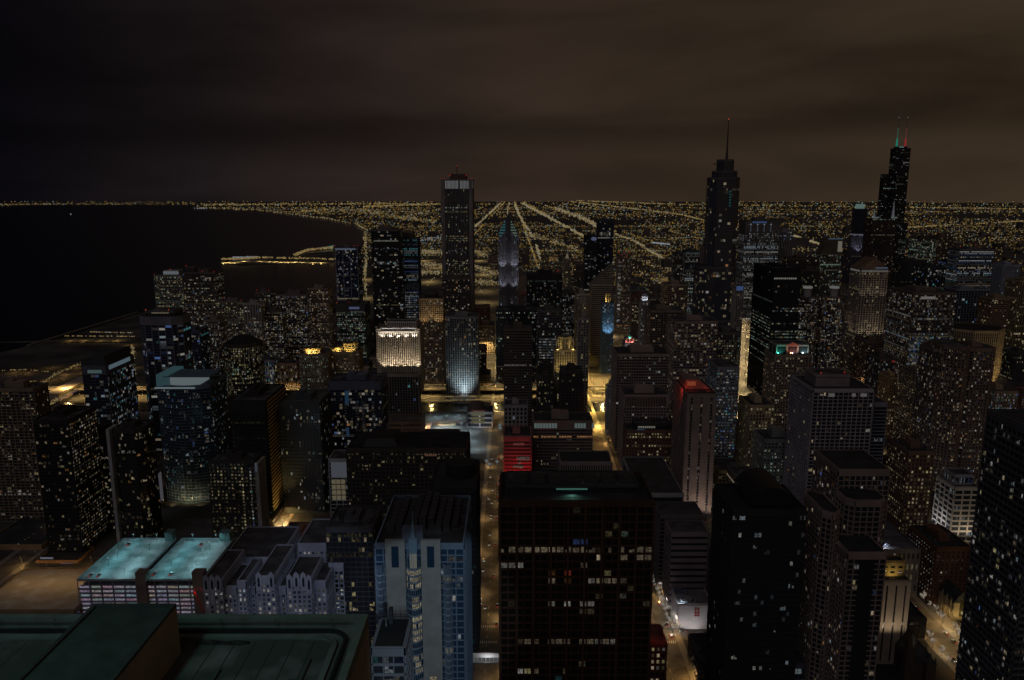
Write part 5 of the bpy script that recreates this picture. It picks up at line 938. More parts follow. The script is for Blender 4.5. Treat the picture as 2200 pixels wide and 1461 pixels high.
for u_, v_, D_, w_ in ((301, 1222, 507, 7), (424, 1222, 507, 8), (364, 1160, 573, 6), (484, 1158, 573, 8)):
    x, z = at(u_, v_, D_); m = MB(); m.box(x - w_ / 2, x + w_ / 2, D_ - 1, D_ + 6, 0, PH + 7); m.box(x - w_ / 2 - .2, x + w_ / 2 + .2, D_ - 1.2, D_ + 6.2, PH + 7, PH + 7.5); m.build('stair_tower', wall((.22, .17, .14) if D_ < 550 else (.16, .26, .26)), b.root)
for xa, xb in ((PX0, PM - 2.5), (PM + 2.5, PX1)):
    for q in (.28, .72):
        for yy in (517, 530, 543, 556, 569):
            x = xa + (xb - xa) * q; m = MB(); m.tube((x, yy, PH), (x, yy, PH + 7.5), .14, k=6); m.box(x - .9, x + .9, yy - .3, yy + .3, PH + 7.5, PH + 7.75, 1, True); m.build('deck_lamp', [plain((.2, .2, .2)), emit((.7, 1, 1), .14)], b.root); bulb((x, yy, PH + 7.2), 850 * R.uniform(.6, 1.5), (.22, .80, .90) if q < .5 else (.40, .84, .90), 1)
cars_on_deck = [(PX0 + 6, 516), (PX0 + 12, 516), (PM + 7, 518), (PM + 19, 518), (PM + 22, 566), (PX0 + 9, 566)]
# ---- red lattice crane
x, z = at(418, 1272, 500); x2, z2 = at(438, 1316, 486)
cr_ = thing('crane', 'red lattice crane boom with a red light, beside the parking garage corner', 'crane', (x2, 486, 0))
m = MB()
for s in (-.6, .6):
    for t in (-.6, .6): m.tube((x2 + s, 486 + t, 0), (x2 + s, 486 + t, z2), .12); m.tube((x2 + s, 486 + t, z2), (x + s * .5, 500 + t * .5, z), .12)
for q in range(14):
    f0, f1 = q / 14, (q + 1) / 14; s = 1 if q % 2 else -1
    m.tube((x2 + (x - x2) * f0 + .5 * s, 486 + 14 * f0, z2 + (z - z2) * f0), (x2 + (x - x2) * f1 - .5 * s, 486 + 14 * f1, z2 + (z - z2) * f1), .09)
m.build('boom', plain((.5, .06, .04)), cr_); m = MB(); m.octa((x, 500, z + .6), .7); m.build('beacon', emit((1, .05, .03), .25), cr_); bulb((x, 499, z + 1.5), 250, (1, .06, .03), .3)
# ================================================================ nearest roof, bottom left
NX1, NZ = at(791, 1319, 90); NX0 = -78; ND0, ND1 = 48, 90
b = Bld('tower_roof', 'nearest rooftop at bottom left, dark green-tinted deck with parapet and raised plant box', (NX0 + NX1) / 2, 68); FOOT.append((NX0, NX1, ND0, ND1, 'near roof'))
TAR = roofmat((.07, .085, .08), .24, .46, .60); COP = wall((.17, .20, .19), .8, .5, .2); WAL = wall((.34, .27, .22), .85, .25, .12)
m = MB(); m.box(NX0, NX1, ND0, ND1, 0, NZ - 1.6); m.build('wall', WAL, b.root)
m = MB(); m.box(NX0 + 1, NX1 - 1, ND0 + 1, ND1 - 1, NZ - 1.6, NZ - 1.35); m.build('roof_deck', TAR, b.root)
m = MB(); m.box(NX0, NX1, ND1 - .9, ND1, NZ - 1.59, NZ); m.box(NX1 - .9, NX1, ND0, ND1 - .9, NZ - 1.59, NZ); m.box(NX0, NX0 + .9, ND0, ND1 - .9, NZ - 1.59, NZ); m.build('parapet', COP, b.root)
def curb(ins, zz, hgt, wd, nm, mt):
    r0 = 2.6; pts = []
    xr_, yr_ = NX1 - ins, ND1 - ins
    pts = [(NX0 + 1, yr_), (xr_ - r0, yr_)] + [(xr_ - r0 + r0 * sin(a), yr_ - r0 + r0 * cos(a)) for a in [pi / 2 * i / 8 for i in range(1, 9)]] + [(xr_, ND0 + 1)]
    m = MB()
    for p, q in zip(pts, pts[1:]):
        dx, dy = q[0] - p[0], q[1] - p[1]; ln = sqrt(dx * dx + dy * dy); m.obox(p, (dx / ln, dy / ln), (dy / ln, -dx / ln), 0, ln + .02, 0, wd, zz, zz + hgt)
    m.build(nm, mt, b.root)
curb(1.9, NZ - 1.36, .5, .35, 'gutter_curb', plain((.02, .025, .025))); curb(2.9, NZ - 1.36, .32, .7, 'roof_kerb', COP)
m = MB()
for i in range(9): m.tube((NX0 + 6 + i * 7, ND1 - 1.4, NZ - .9), (NX0 + 6 + i * 7, ND1 - 1.4, NZ + .15), .07)
m.tube((NX0 + 1, ND1 - 1.4, NZ - .3), (NX1 - 2, ND1 - 1.4, NZ - .3), .08); m.build('cleaning_rail', plain((.08, .10, .09)), b.root)
bx1, _ = at(385, 1365, 83.5); bx0, _ = at(196, 1296, 83); bz = at(380, 1296, 83.5)[1]
m = MB(); m.box(bx0, bx1, 62, 83.5, NZ - 1.4, bz - .4); m.build('plant_box', WAL, b.root)
m = MB(); m.box(bx0 + .5, bx1 - .5, 62.5, 83, bz - .39, bz - .3); m.build('plant_box_roof', wall((.05, .065, .062), .9, .4, .3), b.root)
m = MB(); m.box(bx0, bx1, 83.0, 83.5, bz - .4, bz); m.box(bx0, bx0 + .5, 62, 83, bz - .4, bz); m.box(bx1 - .5, bx1, 62, 83, bz - .4, bz); m.build('plant_box_coping', wall((.05, .06, .058), .8, .5, .2), b.root)
for x_, y_, s_ in ((-28.5, 76, 1.0), (-24.6, 76.5, .9), (-30, 70, 1.6)):
    m = MB(); m.tube((x_, y_, NZ - 1.4), (x_, y_, NZ - .4 * s_), .22); m.box(x_ - .5 * s_, x_ + .5 * s_, y_ - .3, y_ + .3, NZ - .5 * s_, NZ - .2 * s_); m.build('roof_vent', plain((.05, .07, .07)), b.root)
m = MB(); m.box(-33, -27.5, 69, 71.5, NZ - 1.35, NZ - .2)
for i in range(6): m.box(-33 + i, -32.9 + i, 68.9, 69, NZ - 1.3, NZ - .1)
m.build('air_handler', plain((.045, .06, .065), .6), b.root)
for i in range(5):
    m = MB(); p = [(bx1 + 1 + q * .55, 85.4 + .35 * sin(q * 1.1 + i), NZ - 1.25 + .06 * i) for q in range(13)]
    for a_, c_ in zip(p, p[1:]): m.tube(a_, c_, .05, k=5)
    m.build('hose', plain((.015, .018, .018)), b.root)
for x_, y_, a_, c_ in ((-50, 78, 9, .25), (-34, 80, 6, .2), (-24, 82, 12, .16)):
    m = MB(); m.tube((x_, y_, NZ - 1.15), (x_, y_ - a_, NZ - 1.15), c_, k=8); m.tube((x_, y_ - a_, NZ - 1.3), (x_, y_ - a_, NZ - .5), c_, k=8)
    m.build('pipe', plain((.09, .12, .11)), b.root)
for x_, y_ in ((-22.5, 72), (-38, 75), (-26, 66), (-62, 79)):
    m = MB(); m.box(x_ - .7, x_ + .7, y_ - .7, y_ + .7, NZ - 1.36, NZ - .95); m.box(x_ - .8, x_ + .8, y_ - .8, y_ + .8, NZ - .95, NZ - .85); m.build('roof_hatch', plain((.12, .15, .14)), b.root)
m = MB()
for i in range(8): m.box(bx1 + 1 + i * 2.4, bx1 + 1.12 + i * 2.4, 55, 86, NZ - 1.35, NZ - 1.31)
for i in range(6): m.box(NX0 + 3 + i * 3, NX0 + 3.12 + i * 3, 55, 86, NZ - 1.35, NZ - 1.31)
m.build('membrane_seam', plain((.055, .068, .064)), b.root)
bulb((-56, 30, 330), 22000, (.36, 1, .88), 3)
# small black roof between the near roof and the pale tower
b = T('small black flat roof with railings between the nearest roof and the pale blue tower', 800, 868, 1392, 210, 16, 'roof_block', False, fl=3.4, bay=3, pw=.3, bh=.8, lit=.4, tone='cool', wallc=(.16, .17, .2), mech=0, roofc=(.006, .007, .010), snow=.012, parapet=.3, wb=.6)
m = MB()
for zz in (1.0, 2.0, 3.0): m.box(b.X0, b.X1, 225.6, 225.75, b.H + zz, b.H + zz + .12)
for i in range(7): x = b.X0 + (b.X1 - b.X0) * i / 6; m.box(x - .08, x + .08, 225.5, 225.6, b.H, b.H + 3.4)
m.box(b.X0 + 3, b.X0 + 4.2, 223, 225, b.H, b.H + 5); m.build('railing', plain((.03, .035, .045)), b.root); b.done()
# ================================================================ lower left
b = T('low flat orange-lit roof beside the parking garage', -60, 160, 1312, 500, 60, 'low_block', False, fl=6, bay=9, pw=2, bh=3, lit=0, wallc=(.3, .22, .14), mech=0, roofc=(.30, .27, .23), snow=.36, parapet=1.0); b.done()
for q in range(3): bulb((b.X0 + 12 + q * 22, 540, b.H + 16), 2900, (1, .58, .22), 1)
b = T('low brown stone block with pilasters beside the lamp-lit street, left edge', -40, 90, 1172, 640, 60, 'low_block', fl=14, bay=5, pw=2.2, bh=3, lit=0, wallc=(.36, .24, .13), mech=0, snow=.06)
b = T('low pavilion with a curved roof and a lit shop sign, left of the parking garage', 78, 168, 1206, 615, 26, 'pavilion', False, fl=6, bay=6, pw=2, bh=3, lit=.3, tone='warm', wallc=(.33, .20, .11), mech=0, snow=.05)
b.glow([(b.X0 + 5, b.X0 + 16, 613, 613.4, 4.6, 6)], (.75, .8, 1), .12, 'shop_sign'); b.glow([(b.X1 - 14, b.X1 - 4, 613, 613.4, b.H - 3, b.H - 1)], (.5, .6, .95), .09, 'shop_sign'); b.done()
# cinema block with letter sign on its flank
b = T('small block with a tall blue-lit glass side and an upright sign of white letters, left', 262, 303, 1046, 700, 42, 'cinema', False, fl=6, bay=8, pw=2, bh=2, lit=.1, tone='cool', wallc=(.30, .26, .24), mech=0)
xf = b.X1 + .5
m = MB(); 
for j in range(8):
    for q in range(5): y = 709 + q * 5.2; z = b.H - 5 - j * 3.1; m.face([(xf + .1, y, z - 2.8), (xf + .1, y + 4.8, z - 2.8), (xf + .1, y + 4.8, z), (xf + .1, y, z)], 0, tuple(t * R.uniform(.06, .10) for t in (.42, .82, 1)))
m.build('lit_glazing', winmat(), b.root, col=True)
b.glow([(xf, xf + .3, 701, 706, 6, b.H), (xf, xf + .3, 735.5, 741.5, 6, b.H), (xf, xf + .3, 706.2, 735.3, b.H - 4.4, b.H - 1)], (.75, .72, .85), .065); b.done()
def letters(word, loc, rot, size, m, parent, ex=.08):
    cu = bpy.data.curves.new('lettering', 'FONT'); cu.body = word; cu.size = size; cu.extrude = ex; cu.align_x = 'CENTER'; cu.align_y = 'CENTER'
    t = bpy.data.objects.new('lettering', cu); me = bpy.data.meshes.new_from_object(t); bpy.data.objects.remove(t)
    o = bpy.data.objects.new('lettering', me); C.objects.link(o); me.materials.clear(); me.materials.append(m); o.rotation_euler = rot
    o.location = (loc[0] - parent.location[0], loc[1] - parent.location[1], loc[2] - parent.location[2]); o.parent = parent; return o
letters('AMC', (xf + .5, 720, 6.5), (pi / 2, 0, pi / 2), 11, emit((1, .93, .85), .14), b.root)
# ================================================================ red-lit building
b = T('red-lit office block with white lettering on its lower front', 1083, 1141, 938, 745, 34, 'office_block', False, fl=4.0, bay=20, pw=.5, bh=1.3, lit=0, wallc=(.40, .16, .15), glassc=(.05, .03, .03), mech=1, snow=.04, out=.5, crown=5); X0, X1, H = b.X0, b.X1, b.H
WL = emit((.62, .60, .52), .14)
letters('want', ((X0 + X1) / 2 + 1, 744.0, H - 7.4), (pi / 2, 0, 0), 5.6, emit((1, .35, .3), .12), b.root)
letters('HERO', (X1 - 8, 744.0, at(1120, 985, 745)[1]), (pi / 2, 0, 0), 5.0, WL, b.root); letters('of', (X1 - 12, 744.0, at(1120, 994, 745)[1]), (pi / 2, 0, 0), 3.6, WL, b.root)
letters('chicago', (X1 - 13, 744.0, at(1115, 1001.5, 745)[1]), (pi / 2, 0, 0), 3.6, emit((.5, .9, .65), .12), b.root); b.done()
for s in (0, .35, .7, 1): flood((X0 + 2 + (X1 - X0 - 4) * s, 730, 22), (X0 + 2 + (X1 - X0 - 4) * s, 745, H - 22), 7500, (1, .03, .04), 74)
# ================================================================ court, museum and plaza north of the drive
TURF = wall((.16, .17, .16), .9, .2, .2)
def oval(cx, cy, rx, ry, n=40): return [(cx + rx * cos(2 * pi * i / n), cy + ry * sin(2 * pi * i / n)) for i in range(n)]
pcx = GX(955, 930, 960)
sheet('plaza', rect(pcx - 52, pcx + 60, 900, 1075), .09, wall((.13, .14, .15), .85, .1, .2))
st = MB()
def stadium(cx, y0, y1, r, n=14): return [(cx + r * cos(a), y1 + r * .55 * sin(a)) for a in [pi * i / n for i in range(n + 1)]] + [(cx - r, y0), (cx + r, y0)]
o_, i_ = stadium(pcx - 2, 932, 1022, 27), stadium(pcx - 2, 936, 1020, 21)
for k in range(len(o_)):
    j = (k + 1) % len(o_)
    if k < 15: st.face([(*i_[k], 2.2), (*o_[k], 2.2), (*o_[j], 2.2), (*i_[j], 2.2)]); st.face([(*i_[j], .1), (*i_[k], .1), (*i_[k], 2.2), (*i_[j], 2.2)]); st.face([(*o_[k], .1), (*o_[j], .1), (*o_[j], 2.2), (*o_[k], 2.2)])
tag(st.build('garden_terrace', wall((.34, .26, .26), .85, .2, .2)), 'long stadium-shaped terrace wall round the lit central court', 'terrace')
rg = MB(); a_, c_ = oval(pcx - 2, 1020, 13, 8), oval(pcx - 2, 1020, 8, 4.5)
for k in range(40): j = (k + 1) % 40; rg.face([(*c_[k], 2.6), (*a_[k], 2.6), (*a_[j], 2.6), (*c_[j], 2.6)]); rg.face([(*a_[k], .1), (*a_[j], .1), (*a_[j], 2.6), (*a_[k], 2.6)])
tag(rg.build('fountain_ring', wall((.42, .34, .24), .8, .2, .2)), 'oval ring basin at the head of the lit central court', 'fountain')
for y in (940, 962, 984, 1004):
    for s in (-9, 6): bulb((pcx + s, y, 9), 6500, (.85, .97, .95), .8)
for x_, y_ in ((pcx + 36, 945), (pcx + 34, 985), (pcx - 42, 960), (pcx + 44, 915), (pcx - 40, 1000), (pcx + 10, 1052), (pcx - 20, 1050)): bulb((x_, y_, 10), 4500, (.72, .92, .95), .8)
b = T('low pale hall with yellow-lit open floors and a dark domed roof', 1003, 1058, 886, 1005, 34, 'hall', False, fl=7, bay=14, pw=2, bh=2, lit=0, wallc=(.34, .33, .34), mech=0, snow=.1, parapet=1)
b.glow([(b.X0 + 6, b.X0 + 24, 1003.9, 1004.3, z_, z_ + 3.4) for z_ in (12, 17.5, 7)], (.95, .90, .48), .085, 'lit_floor'); b.glow([(b.X0 + 6, b.X0 + 25, 1003.9, 1004.3, 24, 25)], (1, .4, .2), .09, 'lit_sign'); xm = b.X0 + 12; m = MB(); m.prism(circ(xm, 1024, 13, 12), b.H, b.H + 10, scale=.55); m.build('dome_roof', wall((.12, .09, .08)), b.root); b.done(); flood((b.X0 + 15, 985, 8), (b.X0 + 20, 1005, 14), 9000, (.85, .9, 1), 100)
# ================================================================ street lamps
def lamp_proto(name, label, group, col):
    r = thing(name, label, 'street lamp', (0, 0, 0), group)
    m = MB(); m.tube((0, 0, 0), (0, 0, 9), .14, .08, k=6); m.box(-.3, .3, -.3, .3, 0, .5); m.build('pole', plain((.08, .08, .08)), r)
    m = MB(); m.tube((0, 0, 8.9), (1.7, 0, 9.4), .07, .05, k=5); m.build('arm', plain((.08, .08, .08)), r)
    m = MB(); m.box(1.2, 2.2, -.3, .3, 9.3, 9.5, 0, True); m.ball((1.7, 0, 9.15), .45, 1, 8, 5); m.build('lamp_head', [plain((.1, .1, .1)), emit(col, .20)], r)
    return r
def lamps(label, group, pts, power, col, lightcol, every=1, h=9.2, s=1.0):
    r = lamp_proto('street_lamp', label, group, col); first = True
    for i, (x, y, rz) in enumerate(pts):
        o = r if first else copy_tree(r); first = False
        k = s * max(1, y / 900); o.location = (x, y, .14); o.rotation_euler = (0, 0, rz); o.scale = (k, k, k) if k > 1 else (1, 1, 1)
        if i % every == 0: bulb((x + 1.7 * cos(rz), y + 1.7 * sin(rz), h * k - 1.2), power * R.uniform(.7, 1.3), lightcol, .6)
SOD = (1, .66, .28); SODL = (1, .54, .15)
def along(x, hw, a, b, st): return [(x - hw - .8, y, 0.) if i % 2 else (x + hw + .8, y, pi) for i, y in enumerate([a + st * k for k in range(int((b - a) / st) + 1)])]
lamps('sodium street lamp along the wide avenue right of the big dark foreground tower', 'lamps along the wide avenue', along(106, 12, 450, 1000, 27), 4800, SOD, SODL)
lamps('sodium street lamp on the blazing far stretch of the wide avenue', 'lamps on the far stretch of the avenue', along(106, 12, 1010, 2700, 40), 52000, (1, .78, .4), (1, .60, .12))
lamps('street lamp along the narrow traffic-filled street left of the big dark tower', 'lamps along the narrow central street', along(-18, 9, 455, 1080, 36), 3300, SOD, (1, .58, .20))
lamps('street lamp along the street between the towers at lower right', 'lamps along the lower right street', along(309, 9, 430, 700, 22), 2900, SOD, SODL)
lamps('street lamp along the lit side street left of centre', 'lamps along the left side street', along(-232, 10, 600, 800, 28), 3600, SOD, SODL)
lamps('street lamp on the cross street at the left edge', 'lamps on the left cross street', [(-420 + 30 * i, 592 if i % 2 else 608, pi / 2 if i % 2 else -pi / 2) for i in range(6)], 3000, SOD, SODL)
lamps('street lamp beside the white-lit department store', 'lamps by the department store', along(436, 9, 600, 900, 34), 4500, SOD, (1, .75, .45))
lamps('tall sodium lamp on the elevated drive beside the river', 'lamps on the river drive', [(-740 + 34 * i, 1174, pi / 2) for i in range(30)], 32000, SOD, (1, .62, .20), 1, 12, 1.3)
lamps('bright street lamp on the avenue beside the black slab skyscraper', 'lamps beside the black slab', [(x_ + (12 if i_ % 2 else -12), d_, pi if i_ % 2 else 0) for i_, (x_, d_) in enumerate([(at(1588, 700, 860 + 36 * q_)[0] + 4, 860 + 36 * q_) for q_ in range(30)])], 24000, (1, .8, .5), (1, .72, .32), 1)
lamps('tall lamp on the bright plaza where the wide avenue meets the river', 'lamps on the bridge plaza', [(135 + 20 * (i % 3), 1178 + 26 * (i // 3), pi / 2) for i in range(15)], 10000, (1, .84, .5), (1, .62, .18))
cr_pts = []
for x, hw, a, b_ in NS:
    for y in (600, 700, 800, 905, 1010, 1110, 1215, 1330, 1420, 1560, 1700, 1850, 2000):
        if not (a < y < b_) or abs(x) > .62 * y or (x == -18 and y < 1100) or (x == 106 and y < 2000): continue
        if any(f[0] < x + 12 and f[1] > x + 9 and f[2] < y < f[3] for f in FOOT): continue
        cr_pts.append((x + hw + .8, y - 10, pi))
lamps('added street lamp at a crossing, for amber glow between the towers', 'added glow lamps at the crossings', cr_pts, 26000, SOD, (1, .66, .28))  # lamps added at the crossings to throw amber glow on the tower walls
# ================================================================ traffic
def car_proto():
    r = thing('car', 'dark car with lights on, in the traffic between the towers', 'car', (0, 0, 0), 'cars in the street traffic')
    m = MB(); pr = [(-2.2, .35), (-2.15, .8), (-1.3, .95), (1.9, .92), (2.2, .7), (2.2, .35)]; n = len(pr)
    for s in (-.88, .88): m.v += [(s, y, z) for y, z in pr]
    m.f.append(tuple(range(n))); m.f.append(tuple(range(2 * n - 1, n - 1, -1)))
    for i in range(n): j = (i + 1) % n; m.f.append((i, i + n, j + n, j))
    m.mi += [0] * (n + 2); m.c += [(0, 0, 0)] * (n + 2); m.build('body', plain((.12, .12, .13), .3, .3), r)
    m = MB(); m.v += [(-.8, -1.1, .95), (.8, -1.1, .95), (.8, 1.6, .93), (-.8, 1.6, .93), (-.65, -.5, 1.45), (.65, -.5, 1.45), (.65, 1.1, 1.45), (-.65, 1.1, 1.45)]
    for f in ((0, 1, 5, 4), (1, 2, 6, 5), (2, 3, 7, 6), (3, 0, 4, 7), (4, 5, 6, 7)): m.f.append(f); m.mi.append(0); m.c.append((0, 0, 0))
    m.build('cabin', glass((.02, .02, .025)), r)
    for x in (-.8, .8):
        for y in (-1.4, 1.35): m = MB(); m.tube((x - .11, y, .33), (x + .11, y, .33), .33, k=12); m.build('wheel', plain((.015, .015, .015)), r)
    for s in (-.6, .6):
        m = MB(); m.box(s - .24, s + .24, -2.32, -2.1, .5, .85, 0, True); m.build('headlight', emit((1, .95, .85), 1.1), r)
        m = MB(); m.box(s - .24, s + .24, 2.1, 2.3, .55, .85, 0, True); m.build('taillight', emit((1, .06, .04), .9), r)
    return r
cp = car_proto(); first = True
def put_car(x, y, rz):
    global first
    o = cp if first else copy_tree(cp); first = False; o.location = (x, y, .12); o.rotation_euler = (0, 0, rz)
for x, a, b_, n in ((-18, 470, 900, 34), (106, 470, 980, 44), (309, 450, 690, 16), (-232, 620, 790, 10), (106, 1000, 1500, 24)):
    lanes = (-6.5, -2.8, 2.8, 6.5) if x != 106 else (-9, -5.5, -2, 2, 5.5, 9)
    used = []
    for i in range(n):
        for tr in range(8):
            l_ = R.choice(lanes); y = R.uniform(a, b_)
            if all(abs(y - q) > 7 or l_ != w_ for q, w_ in used): break
        else: continue
        used.append((y, l_)); put_car(x + l_, y, 0 if l_ < 0 else pi)   # headlights towards us on one side, tail lights on the other
for x, y in cars_on_deck:
    o = copy_tree(cp); o.location = (x, y, PH + .02); o['label'] = 'dark parked car on the teal-lit garage roof'; o['group'] = 'cars parked on the garage roof'
for i in range(7):
    o = copy_tree(cp); o.location = (70 + i * 9 + R.uniform(-2, 2), 503 if i % 2 else 508, .12); o.rotation_euler = (0, 0, pi / 2 if i % 2 else -pi / 2)
# ================================================================ trees wound with white lights
def tree_proto(label, group, seed, lightcol):
    rr = random.Random(seed); r = thing('light_strung_tree', label, 'tree', (0, 0, 0), group); m = MB(); tips = []
    def grow(p, d, l, rad, dep):
        q = tuple(p[i] + d[i] * l for i in range(3)); m.tube(p, q, rad, rad * .6, k=5); tips.append((p, q))
        if dep == 0: return
        for i in range(4 if dep > 1 else 3):
            a = rr.uniform(0, 2 * pi); e = rr.uniform(.35, .95); v = (cos(a) * e, sin(a) * e, rr.uniform(.45, 1)); s = sqrt(sum(t * t for t in v)); grow(q, tuple(t / s for t in v), l * rr.uniform(.6, .85), rad * .6, dep - 1)
    grow((0, 0, 0), (0, 0, 1), 2.6, .2, 3); m.build('trunk', wall((.08, .06, .045), .9, 1, .2), r)
    s = MB()
    for p, q in tips:
        for k in range(7):
            t = rr.random(); c = tuple(p[i] + (q[i] - p[i]) * t + rr.uniform(-.12, .12) for i in range(3)); kk = rr.uniform(.4, 1.2); s.octa(c, .13, 0, tuple(x * kk for x in lightcol))
    tag(s.build('string_lights', emit(lightcol, .24), r), kind='stuff'); return r
t1 = tree_proto('bare tree wound with white lights beside the floodlit landmark and avenue', 'light-strung trees by the landmark', 3, (1, .92, .80)); f1 = True
t2 = tree_proto('bare tree wound with white lights along the narrow central street', 'light-strung trees on the central street', 5, (1, .86, .72)); f2 = True
t3 = tree_proto('bare tree wound with warm lights along the lower right street', 'light-strung trees at lower right', 8, (1, .86, .68)); f3 = True
def plant(pr, fl_, pts, smin=.8, smax=1.25):
    for i, (x, y) in enumerate(pts):
        o = pr if i == 0 else copy_tree(pr); o.location = (x, y, 0.1); s = R.uniform(smin, smax); o.scale = (s, s, s); o.rotation_euler = (0, 0, R.uniform(0, 6))
plant(t1, 0, [(116.5 + (i % 2) * 4.0 + R.uniform(-.8, .8), 508 + (i // 2) * 6.2 + R.uniform(-1.5, 1.5)) for i in range(36)], .75, 1.1)
plant(t2, 0, [(-31 + R.uniform(-.6, .6), 468 + i * 13) for i in range(15)] + [(-5 + R.uniform(-.5, .5), 470 + i * 22) for i in range(6)], .8, 1.2)
plant(t3, 0, [(297 + R.uniform(-1, 1), 470 + i * 9) for i in range(10)] + [(322 + R.uniform(-1, 2), 470 + i * 7 + R.uniform(-2, 2)) for i in range(13)] + [(424 + R.uniform(-2, 2), 620 + i * 9) for i in range(12)], .8, 1.25)
for y in (515, 540, 565, 590, 615): bulb((119, y, 9), 2200, (1, .9, .78), 1.5)
for x, y in ((300, 480), (318, 510), (326, 490), (300, 560)): bulb((x, y, 6), 1500, (1, .72, .35), 1.5)
t4 = tree_proto('dark fir-like tree with pale blue lights in the court car park', 'court trees', 12, (.62, .85, .95))
m = MB()
for i in range(34):
    a = 2 * pi * i / 34; m.octa((pcx - 2 + 34 * cos(a), 985 + 62 * sin(a), 4), .8, 0)
tag(m.build('court_lights', emit((.75, .95, .95), .16)), 'ring of small pale lamps round the lit central court', 'lights', kind='stuff')
plant(t4, 0, [(GX(u, v, d), d) for u, v, d in ((1012, 960, 860), (1022, 975, 850), (1045, 960, 858), (1052, 972, 848), (1068, 965, 856), (1074, 900, 1000), (1074, 912, 985), (928, 900, 1015), (920, 930, 960), (915, 950, 925), (992, 905, 1010), (996, 935, 960), (990, 955, 925), (935, 890, 1040), (960, 888, 1045), (985, 888, 1045))], .9, 1.2)
# skybridge
xa, xb = GX(1001, 1418, 430), -1.5
o = thing('skybridge', 'white lit enclosed footbridge across the narrow street', 'footbridge', ((xa + xb) / 2, 432, 28)); z = at(1040, 1424, 430)[1]
m = MB(); m.box(xa, xb, 430, 434, z, z + .8, 0, True); m.box(xa, xb, 430, 434, z + 3.6, z + 4.2, 0, True); m.build('deck', wall((.55, .55, .56)), o)
m = MB(); m.box(xa, xb, 429.9, 430, z + .8, z + 3.6); m.build('lit_glazing', emit((.8, .8, .82), .07), o)
m = MB()
for i in range(12): x = xa + (xb - xa) * i / 11; m.box(x - .12, x + .12, 429.75, 429.89, z, z + 4.2)
m.build('mullion', wall((.5, .5, .5)), o); bulb(((xa + xb) / 2, 428, z + 7), 1600, (1, 1, 1))
# ================================================================ lake edge, pier, peninsula
def land(name, pts, z, m=None): return sheet(name, [gp(u, v) for u, v in pts], z, m or mat('ground', lambda k: groundmat()))
land('peninsula', [(474, 566), (500, 562), (560, 558), (640, 545), (716, 540), (716, 566), (600, 568), (520, 571)], 1.2)
land('harbour_pier', [(-60, 738), (140, 737), (300, 736), (300, 726), (140, 727), (140, 731), (-60, 738)][::-1], 1.2)
xa, ya = gp(60, 744); xb, yb = gp(296, 672); m = MB(); ln = sqrt((xb - xa) ** 2 + (yb - ya) ** 2); d = ((xb - xa) / ln, (yb - ya) / ln); m.obox((xa, ya), d, (d[1], -d[0]), 0, ln, -3, 3, .6, 3)
tag(m.build('breakwater', wall((.22, .20, .18))), 'long thin grey stone breakwater crossing the dark lake water', 'breakwater')
xa, ya = gp(128, 862); xb, yb = gp(176, 838); b = Bld('pier_hall', 'long low pier hall with purple and amber lights on its side, far left', (xa + xb) / 2, ya)
m = MB(); ln = sqrt((xb - xa) ** 2 + (yb - ya) ** 2) * 2.2; d = ((xb - xa), (yb - ya)); l2 = sqrt(d[0] ** 2 + d[1] ** 2); d = (d[0] / l2, d[1] / l2); nn = (d[1], -d[0])
m.obox((xa, ya), d, nn, 0, ln, -22, 0, 0, 11); m.build('wall', wall((.45, .36, .26)), b.root); m = MB(); m.obox((xa, ya), d, nn, -1, ln + 1, -23, 1, 11.05, 12.2); m.build('roof', wall((.4, .35, .32)), b.root)
m = MB()
for i in range(16): m.obox((xa, ya), d, nn, 6 + i * 4.6, 9 + i * 4.6, .1, .5, 5, 9, 0)
m.build('sign', emit((1, .66, .18), .10), b.root); m = MB()
for i in range(24): m.obox((xa, ya), d, nn, 1 + i * 5.4, 2.6 + i * 5.4, .1, .6, 2, 3.4, 0)
m.build('coloured_light', emit((.35, .2, 1), .14), b.root)
xs, ys = gp(150, 880)
for u, v in ((95, 882), (120, 875), (100, 820), (140, 805), (60, 800), (180, 800), (110, 790), (165, 790), (30, 800), (90, 835), (130, 815), (278, 760), (282, 790), (284, 850), (278, 742)):
    x, y = gp(u, v); bulb((x, y, 9), 2800, (1, .56, .16), 1)
lp = lamp_proto('street_lamp', 'sodium lamp in the harbour area beyond the left-hand towers', 'harbour lamps', SOD); ff = True
for u, v in ((18, 806), (34, 808), (60, 804), (98, 810), (112, 816), (128, 800), (142, 792), (160, 786), (142, 730), (160, 729), (172, 729), (188, 729), (196, 729), (238, 720), (250, 719), (262, 719), (274, 720), (282, 742), (284, 770), (80, 813), (66, 822), (104, 833), (120, 868), (90, 880)):
    o = lp if ff else copy_tree(lp); ff = False; x, y = gp(u, v, 10); o.location = (x, y, .5); k = y / 1500; o.scale = (k, k, k)
for u in (150, 180, 215, 250): x, y = gp(u, 733); bulb((x, y, 8), 4000, (1, .60, .18), 1)
